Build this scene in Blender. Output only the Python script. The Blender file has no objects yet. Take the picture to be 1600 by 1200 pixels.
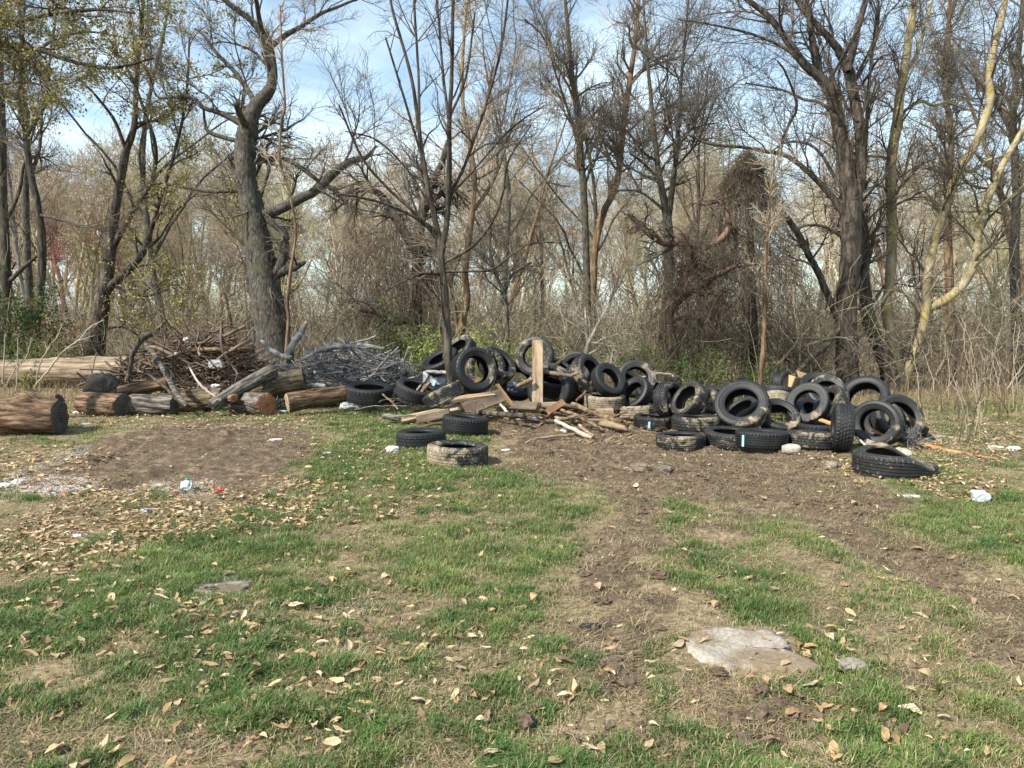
import bpy, math, random
import numpy as np
from mathutils import Vector, Matrix, Euler
SC = bpy.context.scene
COL = SC.collection
PI = math.pi
# ------------------------------------------------------------------ camera, sky, sun, exposure
F = 1202.0            # focal length in pixels of the 1600 wide photograph
CAMH = 1.5
PITCH = math.atan(100.0 / F)
cam = bpy.data.cameras.new('camera')
cam.sensor_fit = 'HORIZONTAL'; cam.sensor_width = 36.0
cam.lens = 36.0 * F / 1600.0
cam.clip_end = 2000; cam.clip_start = 0.05
camo = bpy.data.objects.new('camera', cam); COL.objects.link(camo)
camo.location = (0, 0, CAMH)
camo.rotation_euler = (PI / 2 - PITCH, 0, 0)
SC.camera = camo

SUN_EL, SUN_AZ = math.radians(44), math.radians(232)     # azimuth clockwise from +Y (north): behind the camera, to its left
world = bpy.data.worlds.new('World'); SC.world = world
world.use_nodes = True
wn = world.node_tree.nodes; wl = world.node_tree.links
for n in list(wn): wn.remove(n)
w_out = wn.new('ShaderNodeOutputWorld'); w_bg = wn.new('ShaderNodeBackground')
w_sky = wn.new('ShaderNodeTexSky'); w_sky.sky_type = 'NISHITA'; w_sky.sun_disc = False
w_sky.sun_elevation = SUN_EL; w_sky.sun_rotation = SUN_AZ
w_sky.air_density = 1.0; w_sky.dust_density = 0.5; w_sky.ozone_density = 1.1
w_tc = wn.new('ShaderNodeTexCoord'); w_map = wn.new('ShaderNodeMapping')
w_map.inputs['Scale'].default_value = (1.4, 1.4, 3.2); w_map.inputs['Location'].default_value = (0.35, 0.1, 0.2)
w_no = wn.new('ShaderNodeTexNoise'); w_no.inputs['Scale'].default_value = 2.1; w_no.inputs['Detail'].default_value = 7
w_no.inputs['Roughness'].default_value = 0.55; w_no.inputs['Distortion'].default_value = 0.6
w_rmp = wn.new('ShaderNodeValToRGB')
w_rmp.color_ramp.elements[0].position = 0.40; w_rmp.color_ramp.elements[0].color = (0.12, 0.12, 0.12, 1)
w_rmp.color_ramp.elements[1].position = 0.70; w_rmp.color_ramp.elements[1].color = (0.68, 0.68, 0.68, 1)
w_mix = wn.new('ShaderNodeMixRGB'); w_mix.inputs[2].default_value = (8.3, 9.7, 10.3, 1)
wl.new(w_tc.outputs['Generated'], w_map.inputs[0]); wl.new(w_map.outputs[0], w_no.inputs['Vector'])
wl.new(w_no.outputs[0], w_rmp.inputs[0]); wl.new(w_rmp.outputs[0], w_mix.inputs[0])
w_tint = wn.new('ShaderNodeMixRGB'); w_tint.blend_type = 'MULTIPLY'; w_tint.inputs[0].default_value = 1; w_tint.inputs[2].default_value = (0.97, 1.06, 1.03, 1)
wl.new(w_sky.outputs[0], w_tint.inputs[1]); wl.new(w_tint.outputs[0], w_mix.inputs[1]); wl.new(w_mix.outputs[0], w_bg.inputs[0])
w_bg.inputs[1].default_value = 0.1
wl.new(w_bg.outputs[0], w_out.inputs[0])

sl = bpy.data.lights.new('sun', 'SUN'); sl.energy = 4.3; sl.angle = math.radians(1.5); sl.color = (1.0, 0.94, 0.84)
so = bpy.data.objects.new('sun', sl); COL.objects.link(so)
sd = Vector((math.sin(SUN_AZ) * math.cos(SUN_EL), math.cos(SUN_AZ) * math.cos(SUN_EL), math.sin(SUN_EL)))
so.rotation_euler = sd.to_track_quat('Z', 'Y').to_euler(); so.location = (-20, -20, 30)
SC.view_settings.view_transform = 'Standard'; SC.view_settings.look = 'None'
SC.view_settings.exposure = 0.95; SC.view_settings.gamma = 1.0
SC.cycles.max_bounces = 5; SC.cycles.diffuse_bounces = 3; SC.cycles.glossy_bounces = 2; SC.cycles.transparent_max_bounces = 6
SC.cycles.caustics_reflective = False; SC.cycles.caustics_refractive = False

# ------------------------------------------------------------------ helpers: pixels <-> points
CP, SP = math.cos(PITCH), math.sin(PITCH)
def at(px, py, Y):
    a = (px - 800) / F; b = (600 - py) / F
    dy = CP + b * SP; dz = -SP + b * CP
    s = Y / dy
    return np.array((a * s, Y, CAMH + dz * s))
def proj(P):
    P = np.asarray(P, float)
    x, y, z = P[..., 0], P[..., 1], P[..., 2] - CAMH
    d = np.maximum(y * CP - z * SP, 0.05); v = y * SP + z * CP
    return 800 + F * x / d, 600 - F * v / d
def gpt(px, py):
    b = (600 - py) / F; a = (px - 800) / F
    dy = CP + b * SP; dz = -SP + b * CP
    s = -CAMH / min(dz, -1e-4)
    return np.array((a * s, dy * s, 0.0))

# ------------------------------------------------------------------ helpers: noise
_rs = np.random.RandomState(7)
_perm = _rs.permutation(65536).astype(np.int64)
def _hash(ix, iy, seed):
    return _perm[(_perm[(ix + seed * 131) & 65535] + iy) & 65535] / 65535.0
def vnoise(x, y, seed=0):
    ix = np.floor(x).astype(np.int64); iy = np.floor(y).astype(np.int64)
    fx = x - ix; fy = y - iy
    fx = fx * fx * (3 - 2 * fx); fy = fy * fy * (3 - 2 * fy)
    a = _hash(ix, iy, seed); b = _hash(ix + 1, iy, seed); c = _hash(ix, iy + 1, seed); d = _hash(ix + 1, iy + 1, seed)
    return (a * (1 - fx) + b * fx) * (1 - fy) + (c * (1 - fx) + d * fx) * fy
def fbm(x, y, oct=4, seed=0, gain=0.5):
    s = 0; a = 1.0; t = 0
    for o in range(oct):
        s = s + a * vnoise(x * 2 ** o + 17.3 * o, y * 2 ** o - 9.1 * o, seed + o); t += a; a *= gain
    return s / t          # 0..1
def sstep(a, b, x):
    t = np.clip((x - a) / (b - a), 0, 1); return t * t * (3 - 2 * t)

# ------------------------------------------------------------------ helpers: meshes
def mesh_np(name, V, Q=None, T=None, smooth=True, col=None, uv=None):
    V = np.asarray(V, np.float32)
    me = bpy.data.meshes.new(name)
    nq = 0 if Q is None else len(Q); nt = 0 if T is None else len(T)
    me.vertices.add(len(V)); me.vertices.foreach_set('co', V.ravel())
    parts = []
    if nq: parts.append(np.asarray(Q, np.int32).ravel())
    if nt: parts.append(np.asarray(T, np.int32).ravel())
    L = np.concatenate(parts) if parts else np.zeros(0, np.int32)
    me.loops.add(len(L)); me.loops.foreach_set('vertex_index', L)
    me.polygons.add(nq + nt)
    st = np.concatenate((np.arange(nq, dtype=np.int32) * 4, nq * 4 + np.arange(nt, dtype=np.int32) * 3))
    me.polygons.foreach_set('loop_start', st)
    me.polygons.foreach_set('use_smooth', np.full(nq + nt, bool(smooth)))
    if col is not None:
        at_ = me.color_attributes.new('tint', 'FLOAT_COLOR', 'POINT')
        c4 = np.ones((len(V), 4), np.float32); c4[:, :col.shape[1]] = col
        at_.data.foreach_set('color', c4.ravel())
    me.update(); me.validate(verbose=False)
    return me
class Acc:
    def __init__(s): s.V = []; s.Q = []; s.T = []; s.C = []; s.n = 0
    def add(s, V, Q=None, T=None, col=None):
        V = np.asarray(V, float).reshape(-1, 3)
        if Q is not None and len(Q): s.Q.append(np.asarray(Q) + s.n)
        if T is not None and len(T): s.T.append(np.asarray(T) + s.n)
        s.V.append(V); s.n += len(V)
        if col is not None: s.C.append(np.broadcast_to(np.asarray(col, float), (len(V), 3)))
    def mesh(s, name, smooth=True, off=None):
        V = np.concatenate(s.V)
        if off is not None: V = V - np.asarray(off)
        return mesh_np(name, V, np.concatenate(s.Q) if s.Q else None, np.concatenate(s.T) if s.T else None, smooth,
                       np.concatenate(s.C) if s.C else None)
def obj(name, me, mat=None, parent=None):
    o = bpy.data.objects.new(name, me); COL.objects.link(o)
    if mat is not None:
        if len(me.materials) == 0: me.materials.append(mat)
    if parent is not None: o.parent = parent
    return o
def tag(o, label=None, cat=None, group=None, kind=None):
    if label: o['label'] = label
    if cat: o['category'] = cat
    if group: o['group'] = group
    if kind: o['kind'] = kind
    return o
def empty(name, loc, label=None, cat=None, group=None):
    o = bpy.data.objects.new(name, None); COL.objects.link(o); o.location = loc; o.empty_display_size = 0.1
    return tag(o, label, cat, group)
def dup(root, label=None, group=None):
    r = root.copy(); COL.objects.link(r)
    if label: r['label'] = label
    if group: r['group'] = group
    for ch in list(root.children):
        c = ch.copy(); COL.objects.link(c); c.parent = r
        for g in list(ch.children):
            d = g.copy(); COL.objects.link(d); d.parent = c
    return r
def unit(a): return a / np.maximum(np.linalg.norm(a, axis=-1, keepdims=True), 1e-9)
def tubes(P, R, S):
    """P (M,K,3) polylines, R (M,K) radii -> verts, quads"""
    M, K, _ = P.shape
    T = np.empty_like(P); T[:, 1:-1] = P[:, 2:] - P[:, :-2]; T[:, 0] = P[:, 1] - P[:, 0]; T[:, -1] = P[:, -1] - P[:, -2]
    T = unit(T)
    ref = np.where(np.abs(T[:, :1, 2:3]) > 0.8, np.array([[[1.0, 0, 0]]]), np.array([[[0, 0, 1.0]]]))
    A = unit(np.cross(T, np.broadcast_to(ref, T.shape))); B = np.cross(T, A)
    th = np.arange(S) * 2 * PI / S
    V = P[:, :, None] + R[:, :, None, None] * (A[:, :, None] * np.cos(th)[None, None, :, None] + B[:, :, None] * np.sin(th)[None, None, :, None])
    idx = np.arange(M * K * S).reshape(M, K, S)
    a = idx[:, :-1]; b = idx[:, 1:]
    Q = np.stack((a, np.roll(a, -1, 2), np.roll(b, -1, 2), b), -1).reshape(-1, 4)
    return V.reshape(-1, 3), Q
def catmull(pts, per=5):
    p = np.asarray(pts, float)
    if len(p) < 3: 
        t = np.linspace(0, 1, per * 2)[:, None]; return p[0] * (1 - t) + p[-1] * t
    q = np.vstack((2 * p[0] - p[1], p, 2 * p[-1] - p[-2])); out = []
    for i in range(1, len(q) - 2):
        t = np.linspace(0, 1, per, endpoint=False)[:, None]
        a, b, c, d = q[i - 1], q[i], q[i + 1], q[i + 2]
        out.append(0.5 * (2 * b + (c - a) * t + (2 * a - 5 * b + 4 * c - d) * t ** 2 + (3 * b - a - 3 * c + d) * t ** 3))
    out.append(p[-1:]); return np.vstack(out)
def resample(p, r, K):
    s = np.concatenate(([0], np.cumsum(np.linalg.norm(np.diff(p, axis=0), axis=1)))); u = np.linspace(0, s[-1], K)
    return np.stack([np.interp(u, s, p[:, i]) for i in range(3)], 1), np.interp(u, s, r)
def spawn(P, R, n, rng, t=(0.25, 1.0), L=(0.3, 0.7), Labs=None, ang=(45, 15), up=0.2, grav=0.0, rr=0.6, K=5, wig=0.25, rtip=0.003, flat=0.0, weights=None):
    M, K0, _ = P.shape
    seg = np.linalg.norm(np.diff(P, axis=1), axis=2); lens = seg.sum(1)
    w = lens if weights is None else weights
    idx = rng.choice(M, n, p=w / w.sum()); tt = rng.uniform(t[0], t[1], n)
    u = np.clip(tt * (K0 - 1), 0, K0 - 1.001); i = u.astype(int); f = (u - i)[:, None]
    p0 = P[idx, i] * (1 - f) + P[idx, i + 1] * f; r0 = R[idx, i] * (1 - f[:, 0]) + R[idx, i + 1] * f[:, 0]
    tan = unit(P[idx, i + 1] - P[idx, i])
    v = rng.normal(size=(n, 3)); v[:, 1] *= (1 - flat); v -= (v * tan).sum(1, keepdims=True) * tan; v = unit(v)
    a = np.radians(rng.normal(ang[0], ang[1], n))[:, None]
    d = np.cos(a) * tan + np.sin(a) * v; d[:, 2] += up; d = unit(d)
    ln = rng.uniform(L[0], L[1], n) * lens[idx] * (1.15 - 0.6 * tt) if Labs is None else rng.uniform(Labs[0], Labs[1], n)
    out = np.empty((n, K, 3)); out[:, 0] = p0
    for k in range(1, K):
        out[:, k] = out[:, k - 1] + d * (ln / (K - 1))[:, None]
        d = d + rng.normal(size=(n, 3)) * wig; d[:, 2] += grav; d = unit(d)
    rb = np.maximum(r0 * rr, rtip)
    RR = rb[:, None] * (1 - np.linspace(0, 1, K)[None]) + rtip * np.linspace(0, 1, K)[None]
    return out, RR

# ------------------------------------------------------------------ materials
def newmat(name):
    m = bpy.data.materials.new(name); m.use_nodes = True
    nt = m.node_tree; b = nt.nodes['Principled BSDF']; b.inputs['Roughness'].default_value = 0.9
    b.inputs['Specular IOR Level'].default_value = 0.25
    return m, nt, b
def noise(nt, scale, detail=4, rough=0.6, vec=None, stretch=None, dist=0.0):
    n = nt.nodes.new('ShaderNodeTexNoise'); n.inputs['Scale'].default_value = scale; n.inputs['Detail'].default_value = detail
    n.inputs['Roughness'].default_value = rough; n.inputs['Distortion'].default_value = dist
    if vec is None:
        tc = nt.nodes.new('ShaderNodeTexCoord'); vec = tc.outputs['Object']
    if stretch is not None:
        mp = nt.nodes.new('ShaderNodeMapping'); mp.inputs['Scale'].default_value = stretch
        nt.links.new(vec, mp.inputs[0]); vec = mp.outputs[0]
    nt.links.new(vec, n.inputs['Vector']); return n.outputs[0]
def ramp(nt, fac, stops):
    r = nt.nodes.new('ShaderNodeValToRGB'); e = r.color_ramp.elements
    while len(e) < len(stops): e.new(0.5)
    for k, (p, c) in enumerate(stops): e[k].position = p; e[k].color = (*c, 1)
    nt.links.new(fac, r.inputs[0]); return r.outputs[0]
def mixc(nt, fac, a, b, mode='MIX'):
    m = nt.nodes.new('ShaderNodeMixRGB'); m.blend_type = mode
    for k, x in ((0, fac), (1, a), (2, b)):
        if isinstance(x, (int, float)): m.inputs[k].default_value = x if k == 0 else (x, x, x, 1)
        elif isinstance(x, tuple): m.inputs[k].default_value = (*x, 1)
        else: nt.links.new(x, m.inputs[k])
    return m.outputs[0]
def math_(nt, op, a, b=None, c=None):
    m = nt.nodes.new('ShaderNodeMath'); m.operation = op
    for k, x in enumerate((a, b, c)):
        if x is None: continue
        if isinstance(x, (int, float)): m.inputs[k].default_value = x
        else: nt.links.new(x, m.inputs[k])
    return m.outputs[0]
def bump(nt, b, h, strength=0.5, dist=0.02):
    n = nt.nodes.new('ShaderNodeBump'); n.inputs['Strength'].default_value = strength; n.inputs['Distance'].default_value = dist
    nt.links.new(h, n.inputs['Height']); nt.links.new(n.outputs[0], b.inputs['Normal'])
def bark_mat(name, dark, mid, light, scale=14, stretch=(1, 1, 0.18), bstr=0.8, moss=None):
    m, nt, b = newmat(name)
    h = noise(nt, scale, 6, 0.65, stretch=stretch, dist=0.4)
    c = ramp(nt, h, [(0.39, dark), (0.5, mid), (0.63, light)])
    big = noise(nt, 2.2, 3)
    c = mixc(nt, 0.55, c, ramp(nt, big, [(0.3, (0.55, 0.55, 0.55)), (0.7, (1.3, 1.3, 1.3))]), 'MULTIPLY')
    if moss:
        f = ramp(nt, noise(nt, 3.5, 5), [(0.5, (0, 0, 0)), (0.66, (1, 1, 1))]); c = mixc(nt, f, c, moss)
    nt.links.new(c, b.inputs['Base Color']); bump(nt, b, h, bstr, 0.03)
    return m
M_dark = bark_mat('dark bark', (0.026, 0.021, 0.017), (0.06, 0.048, 0.037), (0.13, 0.106, 0.083))
M_grey = bark_mat('grey bark', (0.028, 0.025, 0.021), (0.075, 0.067, 0.056), (0.145, 0.13, 0.108), 26, (1, 1, 0.3), 1.0, moss=(0.085, 0.083, 0.05))
M_pale = bark_mat('pale smooth bark', (0.19, 0.155, 0.095), (0.31, 0.255, 0.155), (0.42, 0.355, 0.23), 5, (1, 1, 0.5), 0.25, moss=(0.37, 0.3, 0.1))
M_red = bark_mat('reddish shaggy bark', (0.05, 0.03, 0.022), (0.12, 0.072, 0.052), (0.24, 0.15, 0.11), 16, (1, 1, 0.08), 1.0)
M_brown = bark_mat('warm brown bark', (0.07, 0.045, 0.028), (0.16, 0.105, 0.062), (0.3, 0.2, 0.115), 14)
def twig_mat(name, a, b_, c):
    m, nt, b = newmat(name)
    nt.links.new(ramp(nt, noise(nt, 1.6, 4), [(0.3, a), (0.5, b_), (0.72, c)]), b.inputs['Base Color']); return m
M_tw_dark = twig_mat('dark twigs', (0.045, 0.037, 0.029), (0.09, 0.074, 0.058), (0.17, 0.143, 0.11))
M_vine = twig_mat('vine strands', (0.05, 0.039, 0.029), (0.105, 0.082, 0.06), (0.19, 0.15, 0.11))
M_tw_tan = twig_mat('tan twigs', (0.2, 0.155, 0.11), (0.33, 0.265, 0.19), (0.48, 0.4, 0.3))
M_tw_red = twig_mat('reddish twigs', (0.075, 0.059, 0.042), (0.15, 0.12, 0.086), (0.26, 0.213, 0.153))
M_tw_grey = bark_mat('grey sticks', (0.11, 0.1, 0.095), (0.21, 0.195, 0.185), (0.36, 0.34, 0.32), 7, (1, 1, 1), .6)
M_tw_pale = twig_mat('bleached sticks', (0.24, 0.205, 0.165), (0.36, 0.31, 0.25), (0.48, 0.43, 0.36))
def vcol_mat(name, rough=0.9, trans=0.0, scale=40, lo=0.7, hi=1.3):
    m, nt, b = newmat(name)
    a = nt.nodes.new('ShaderNodeAttribute'); a.attribute_name = 'tint'
    c = mixc(nt, 1.0, a.outputs['Color'], ramp(nt, noise(nt, scale, 3), [(0.3, (lo,) * 3), (0.7, (hi,) * 3)]), 'MULTIPLY')
    nt.links.new(c, b.inputs['Base Color']); b.inputs['Roughness'].default_value = rough
    if trans:
        t = nt.nodes.new('ShaderNodeBsdfTranslucent'); nt.links.new(c, t.inputs['Color'])
        mx = nt.nodes.new('ShaderNodeMixShader'); mx.inputs[0].default_value = trans
        nt.links.new(b.outputs[0], mx.inputs[1]); nt.links.new(t.outputs[0], mx.inputs[2])
        nt.links.new(mx.outputs[0], nt.nodes['Material Output'].inputs['Surface'])
    return m
M_blade = vcol_mat('grass blades', 0.65, 0.3, 3.0, 0.8, 1.2)
M_leaf = vcol_mat('dead leaves', 0.8, 0.15, 30)
M_foliage = vcol_mat('fresh foliage', 0.6, 0.35, 6)
M_woods = vcol_mat('far woods', 0.95, 0.0, 0.6, 0.75, 1.25)
def rubber(name, base=(0.013, 0.0135, 0.0145), rough=0.55):
    m, nt, b = newmat(name)
    tc = nt.nodes.new('ShaderNodeTexCoord'); oi = nt.nodes.new('ShaderNodeObjectInfo')
    def oattr(nm):
        a = nt.nodes.new('ShaderNodeAttribute'); a.attribute_type = 'OBJECT'; a.attribute_name = nm; return a
    amt = oattr('mud').outputs['Fac']; seed = oattr('seed').outputs['Fac']; dr = oattr('mud_dir').outputs['Vector']
    off = nt.nodes.new('ShaderNodeVectorMath'); off.operation = 'ADD'
    cmb = nt.nodes.new('ShaderNodeCombineXYZ'); 
    for k in range(3): nt.links.new(seed, cmb.inputs[k])
    nt.links.new(tc.outputs['Object'], off.inputs[0]); nt.links.new(cmb.outputs[0], off.inputs[1])
    n1 = noise(nt, 6.5, 9, 0.68, vec=off.outputs[0], dist=0.8)
    dt = nt.nodes.new('ShaderNodeVectorMath'); dt.operation = 'DOT_PRODUCT'
    nt.links.new(tc.outputs['Object'], dt.inputs[0]); nt.links.new(dr, dt.inputs[1])
    s = math_(nt, 'MULTIPLY_ADD', dt.outputs['Value'], 0.36, math_(nt, 'MULTIPLY_ADD', n1, 1.7, -.35))
    s = math_(nt, 'ADD', s, amt)
    sp_ = math_(nt, 'ADD', math_(nt, 'MULTIPLY_ADD', noise(nt, 24, 6, 0.7, vec=off.outputs[0], dist=0.6), 1.5, -.22), math_(nt, 'MULTIPLY', math_(nt, 'ADD', amt, math_(nt, 'MULTIPLY', n1, .45)), .9))
    f = nt.nodes.new('ShaderNodeMapRange'); f.inputs['From Min'].default_value = 0.91; f.inputs['From Max'].default_value = 1.06
    nt.links.new(math_(nt, 'MAXIMUM', s, math_(nt, 'SUBTRACT', sp_, .13)), f.inputs['Value'])
    fine = noise(nt, 60, 4, 0.7, vec=off.outputs[0])
    mudc = ramp(nt, noise(nt, 14, 6, 0.7, vec=off.outputs[0]), [(0.3, (0.13, 0.103, 0.072)), (0.5, (0.24, 0.195, 0.133)), (0.7, (0.36, 0.3, 0.21))])
    dust = nt.nodes.new('ShaderNodeMapRange'); dust.inputs['From Min'].default_value = 0.62; dust.inputs['From Max'].default_value = 1.05
    dust.inputs['To Max'].default_value = 0.1
    nt.links.new(math_(nt, 'ADD', math_(nt, 'MULTIPLY', s, 0.75), math_(nt, 'MULTIPLY', fine, 0.35)), dust.inputs['Value'])
    wnz = nt.nodes.new('ShaderNodeTexWhiteNoise'); wnz.noise_dimensions = '1D'; nt.links.new(seed, wnz.inputs['W'])
    bs_ = mixc(nt, math_(nt, 'MULTIPLY', math_(nt, 'MULTIPLY', wnz.outputs['Value'], wnz.outputs['Value']), math_(nt, 'MULTIPLY_ADD', n1, 1.2, -.1)), base, (0.032, 0.031, 0.03))
    c = mixc(nt, dust.outputs[0], bs_, (0.2, 0.17, 0.125))
    c = mixc(nt, f.outputs[0], c, mudc)
    nt.links.new(c, b.inputs['Base Color'])
    r = nt.nodes.new('ShaderNodeMapRange'); r.inputs['To Min'].default_value = rough; r.inputs['To Max'].default_value = 0.95
    nt.links.new(f.outputs[0], r.inputs['Value']); nt.links.new(r.outputs[0], b.inputs['Roughness'])
    b.inputs['Specular IOR Level'].default_value = 0.42
    bump(nt, b, math_(nt, 'MULTIPLY_ADD', f.outputs[0], 0.8, fine), 0.5, 0.008)
    return m
M_tread = rubber('tread rubber', (0.009, 0.0095, 0.0105), rough=0.5); M_side = rubber('sidewall rubber', (0.012, 0.0122, 0.013), 0.5)
M_liner = rubber('inner liner rubber', (0.009, 0.009, 0.010), 0.7)
def wood_mat(name, a, b_, c, sc=8, st=(0.12, 1, 1), bs=0.5):
    m, nt, b = newmat(name)
    h = noise(nt, sc, 7, 0.65, stretch=st, dist=0.5)
    col = ramp(nt, h, [(0.3, a), (0.5, b_), (0.7, c)])
    col = mixc(nt, 0.5, col, ramp(nt, noise(nt, 5, 4), [(0.35, (0.6, 0.55, 0.5)), (0.65, (1.25, 1.2, 1.15))]), 'MULTIPLY')
    nt.links.new(col, b.inputs['Base Color']); bump(nt, b, h, bs, 0.01); return m
M_wood = wood_mat('weathered board', (0.09, 0.065, 0.043), (0.27, 0.2, 0.13), (0.45, 0.36, 0.25), 18, (.1, 1, 1), .8)
M_woodg = wood_mat('grey old board', (0.17, 0.145, 0.115), (0.31, 0.27, 0.22), (0.45, 0.4, 0.33))
M_woodr = wood_mat('reddish board', (0.14, 0.075, 0.045), (0.27, 0.15, 0.09), (0.4, 0.24, 0.15))
M_woodo = wood_mat('orange board', (0.36, 0.17, 0.07), (0.52, 0.27, 0.12), (0.62, 0.36, 0.18))
M_woodd = wood_mat('dark wet board', (0.05, 0.038, 0.028), (0.11, 0.085, 0.062), (0.18, 0.14, 0.1))
M_bare = wood_mat('bare trunk wood', (0.045, 0.032, 0.022), (0.22, 0.165, 0.11), (0.4, 0.35, 0.29), 16, (0.06, 1.3, 1.3), 1.0)
def cut_mat(name, a, b_, c):
    m, nt, b = newmat(name)
    tc = nt.nodes.new('ShaderNodeTexCoord')
    w = nt.nodes.new('ShaderNodeTexWave'); w.wave_type = 'RINGS'; w.rings_direction = 'X'; w.inputs['Scale'].default_value = 9
    w.inputs['Distortion'].default_value = 3.5; w.inputs['Detail'].default_value = 3
    nt.links.new(tc.outputs['Object'], w.inputs['Vector'])
    col = mixc(nt, 0.5, ramp(nt, noise(nt, 9, 5), [(0.3, a), (0.5, b_), (0.7, c)]), ramp(nt, w.outputs[0], [(0.2, a), (0.8, c)]))
    nt.links.new(col, b.inputs['Base Color']); bump(nt, b, noise(nt, 40, 4), 0.4, 0.01); return m
M_cut_dark = cut_mat('dark sawn end', (0.03, 0.026, 0.023), (0.06, 0.052, 0.045), (0.11, 0.095, 0.08))
M_cut_org = cut_mat('orange sawn end', (0.16, 0.07, 0.035), (0.26, 0.125, 0.065), (0.38, 0.2, 0.11))
M_cut_tan = cut_mat('tan sawn end', (0.16, 0.115, 0.07), (0.28, 0.21, 0.14), (0.42, 0.33, 0.23))
M_logbark = bark_mat('brown log bark', (0.035, 0.021, 0.013), (0.115, 0.072, 0.043), (0.24, 0.157, 0.095), 24, (0.16, 1, 1), 1.0)
M_loggrey = bark_mat('grey log bark', (0.038, 0.033, 0.028), (0.115, 0.1, 0.085), (0.24, 0.215, 0.18), 24, (0.16, 1, 1), 1.0)
M_logolive = bark_mat('olive log bark', (0.045, 0.033, 0.019), (0.13, 0.098, 0.058), (0.25, 0.195, 0.12), 22, (0.18, 1, 1), 1.0)
def plain(name, c, rough=0.6, var=0.25, scale=20, spec=0.3):
    m, nt, b = newmat(name)
    nt.links.new(mixc(nt, 1.0, c, ramp(nt, noise(nt, scale, 5), [(0.3, (1 - var,) * 3), (0.7, (1 + var * 0.5,) * 3)]), 'MULTIPLY'), b.inputs['Base Color'])
    b.inputs['Roughness'].default_value = rough; b.inputs['Specular IOR Level'].default_value = spec; return m
M_white = plain('white plastic', (0.6, 0.6, 0.59), 0.5, .45, 14)
M_greyplast = plain('grey plastic sheet', (0.36, 0.35, 0.34), 0.5)
M_clear = plain('cloudy plastic', (0.42, 0.45, 0.48), 0.3, spec=0.5)
M_blueplast = plain('blue plastic', (0.018, 0.026, 0.042), 0.5)
M_ltblue = plain('light blue plastic', (0.35, 0.52, 0.66), 0.4)
M_red_ = plain('red plastic', (0.45, 0.05, 0.035), 0.4)
M_pink = plain('pink plastic', (0.65, 0.12, 0.3), 0.4)
M_green_ = plain('green cap', (0.03, 0.3, 0.12), 0.4)
M_purple = plain('purple plastic', (0.09, 0.03, 0.1), 0.5)
M_card = plain('cardboard', (0.45, 0.31, 0.18), 0.85, 0.15)
M_stone = plain('grey stone', (0.27, 0.24, 0.2), 0.9, 0.5, 12)
M_stonew = plain('pale stone', (0.42, 0.38, 0.31), 0.9, 0.45, 9)
M_black = plain('black plastic', (0.02, 0.02, 0.022), 0.45)
M_sticker = plain('pale blue sticker', (0.3, 0.5, 0.68), 0.5)
M_soil = plain('clod soil', (0.115, 0.082, 0.056), 0.95, 0.5, 30)

# ------------------------------------------------------------------ the ground
def EL(px, py, cx, cy, rx, ry, rot=0.0):
    c, s = math.cos(math.radians(rot)), math.sin(math.radians(rot))
    dx, dy = px - cx, py - cy
    u = (dx * c + dy * s) / rx; v = (-dx * s + dy * c) / ry
    return np.clip(2.2 - 2.2 * np.sqrt(u * u + v * v), 0, 1)
MUD = [(1060, 715, 310, 62, 0, 1.2), (900, 690, 170, 45, 8, .9), (1120, 770, 230, 40, 8, .7), (965, 860, 85, 120, 0, .75), (960, 1000, 95, 120, 0, .6), (950, 1120, 130, 90, 0, .45),
       (1400, 850, 190, 52, 28, .8), (1560, 950, 200, 60, 35, .7), (1560, 1030, 120, 40, 35, .6), (1140, 830, 80, 30, 0, .6), (285, 708, 225, 52, -4, 1.5), (150, 745, 150, 36, -12, 1.2),
       (350, 760, 120, 25, -5, .55), (1480, 1090, 120, 40, 15, .5), (1230, 1110, 130, 60, 0, .55), (1340, 770, 90, 30, 15, .6), (760, 690, 60, 35, 0, .4), (330, 590, 160, 50, 0, 1.2), (620, 1010, 90, 40, 0, .2)]
GRN = [(180, 1090, 240, 90, 0, .3), (300, 960, 300, 90, 0, .25), (700, 960, 200, 80, 0, .2), (600, 720, 170, 70, -5, .9), (690, 670, 120, 35, 0, .8), (760, 760, 110, 40, 0, .5), (470, 790, 130, 50, 0, .3), (380, 850, 170, 60, -8, .8), (120, 960, 210, 70, -10, .8), (420, 930, 170, 60, 0, .8),
       (760, 880, 150, 60, 0, .55), (640, 830, 130, 40, 0, .3), (620, 1120, 190, 80, 0, .8), (330, 1110, 180, 70, 0, .5), (850, 810, 60, 40, 0, .5), (1060, 860, 90, 70, 0, .5), (1200, 950, 150, 60, 18, .75),
       (1500, 860, 130, 45, 10, .7), (1560, 800, 90, 45, 10, .6), (1310, 1080, 120, 40, 10, .9), (1540, 1110, 110, 45, 10, .8), (1030, 1010, 40, 35, 0, .8), (1400, 770, 70, 14, 0, .8), (1480, 740, 60, 18, 0, .8),
       (560, 655, 110, 20, 0, .5), (370, 655, 120, 20, 0, .35), (20, 640, 50, 25, 0, .9), (1190, 815, 60, 12, 0, .7), (1120, 776, 40, 8, 0, .7), (1505, 672, 60, 12, 0, .5), (40, 1000, 120, 60, 0, .4), (860, 1100, 60, 40, 0, .5), (200, 870, 200, 40, -8, .5)]
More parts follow.
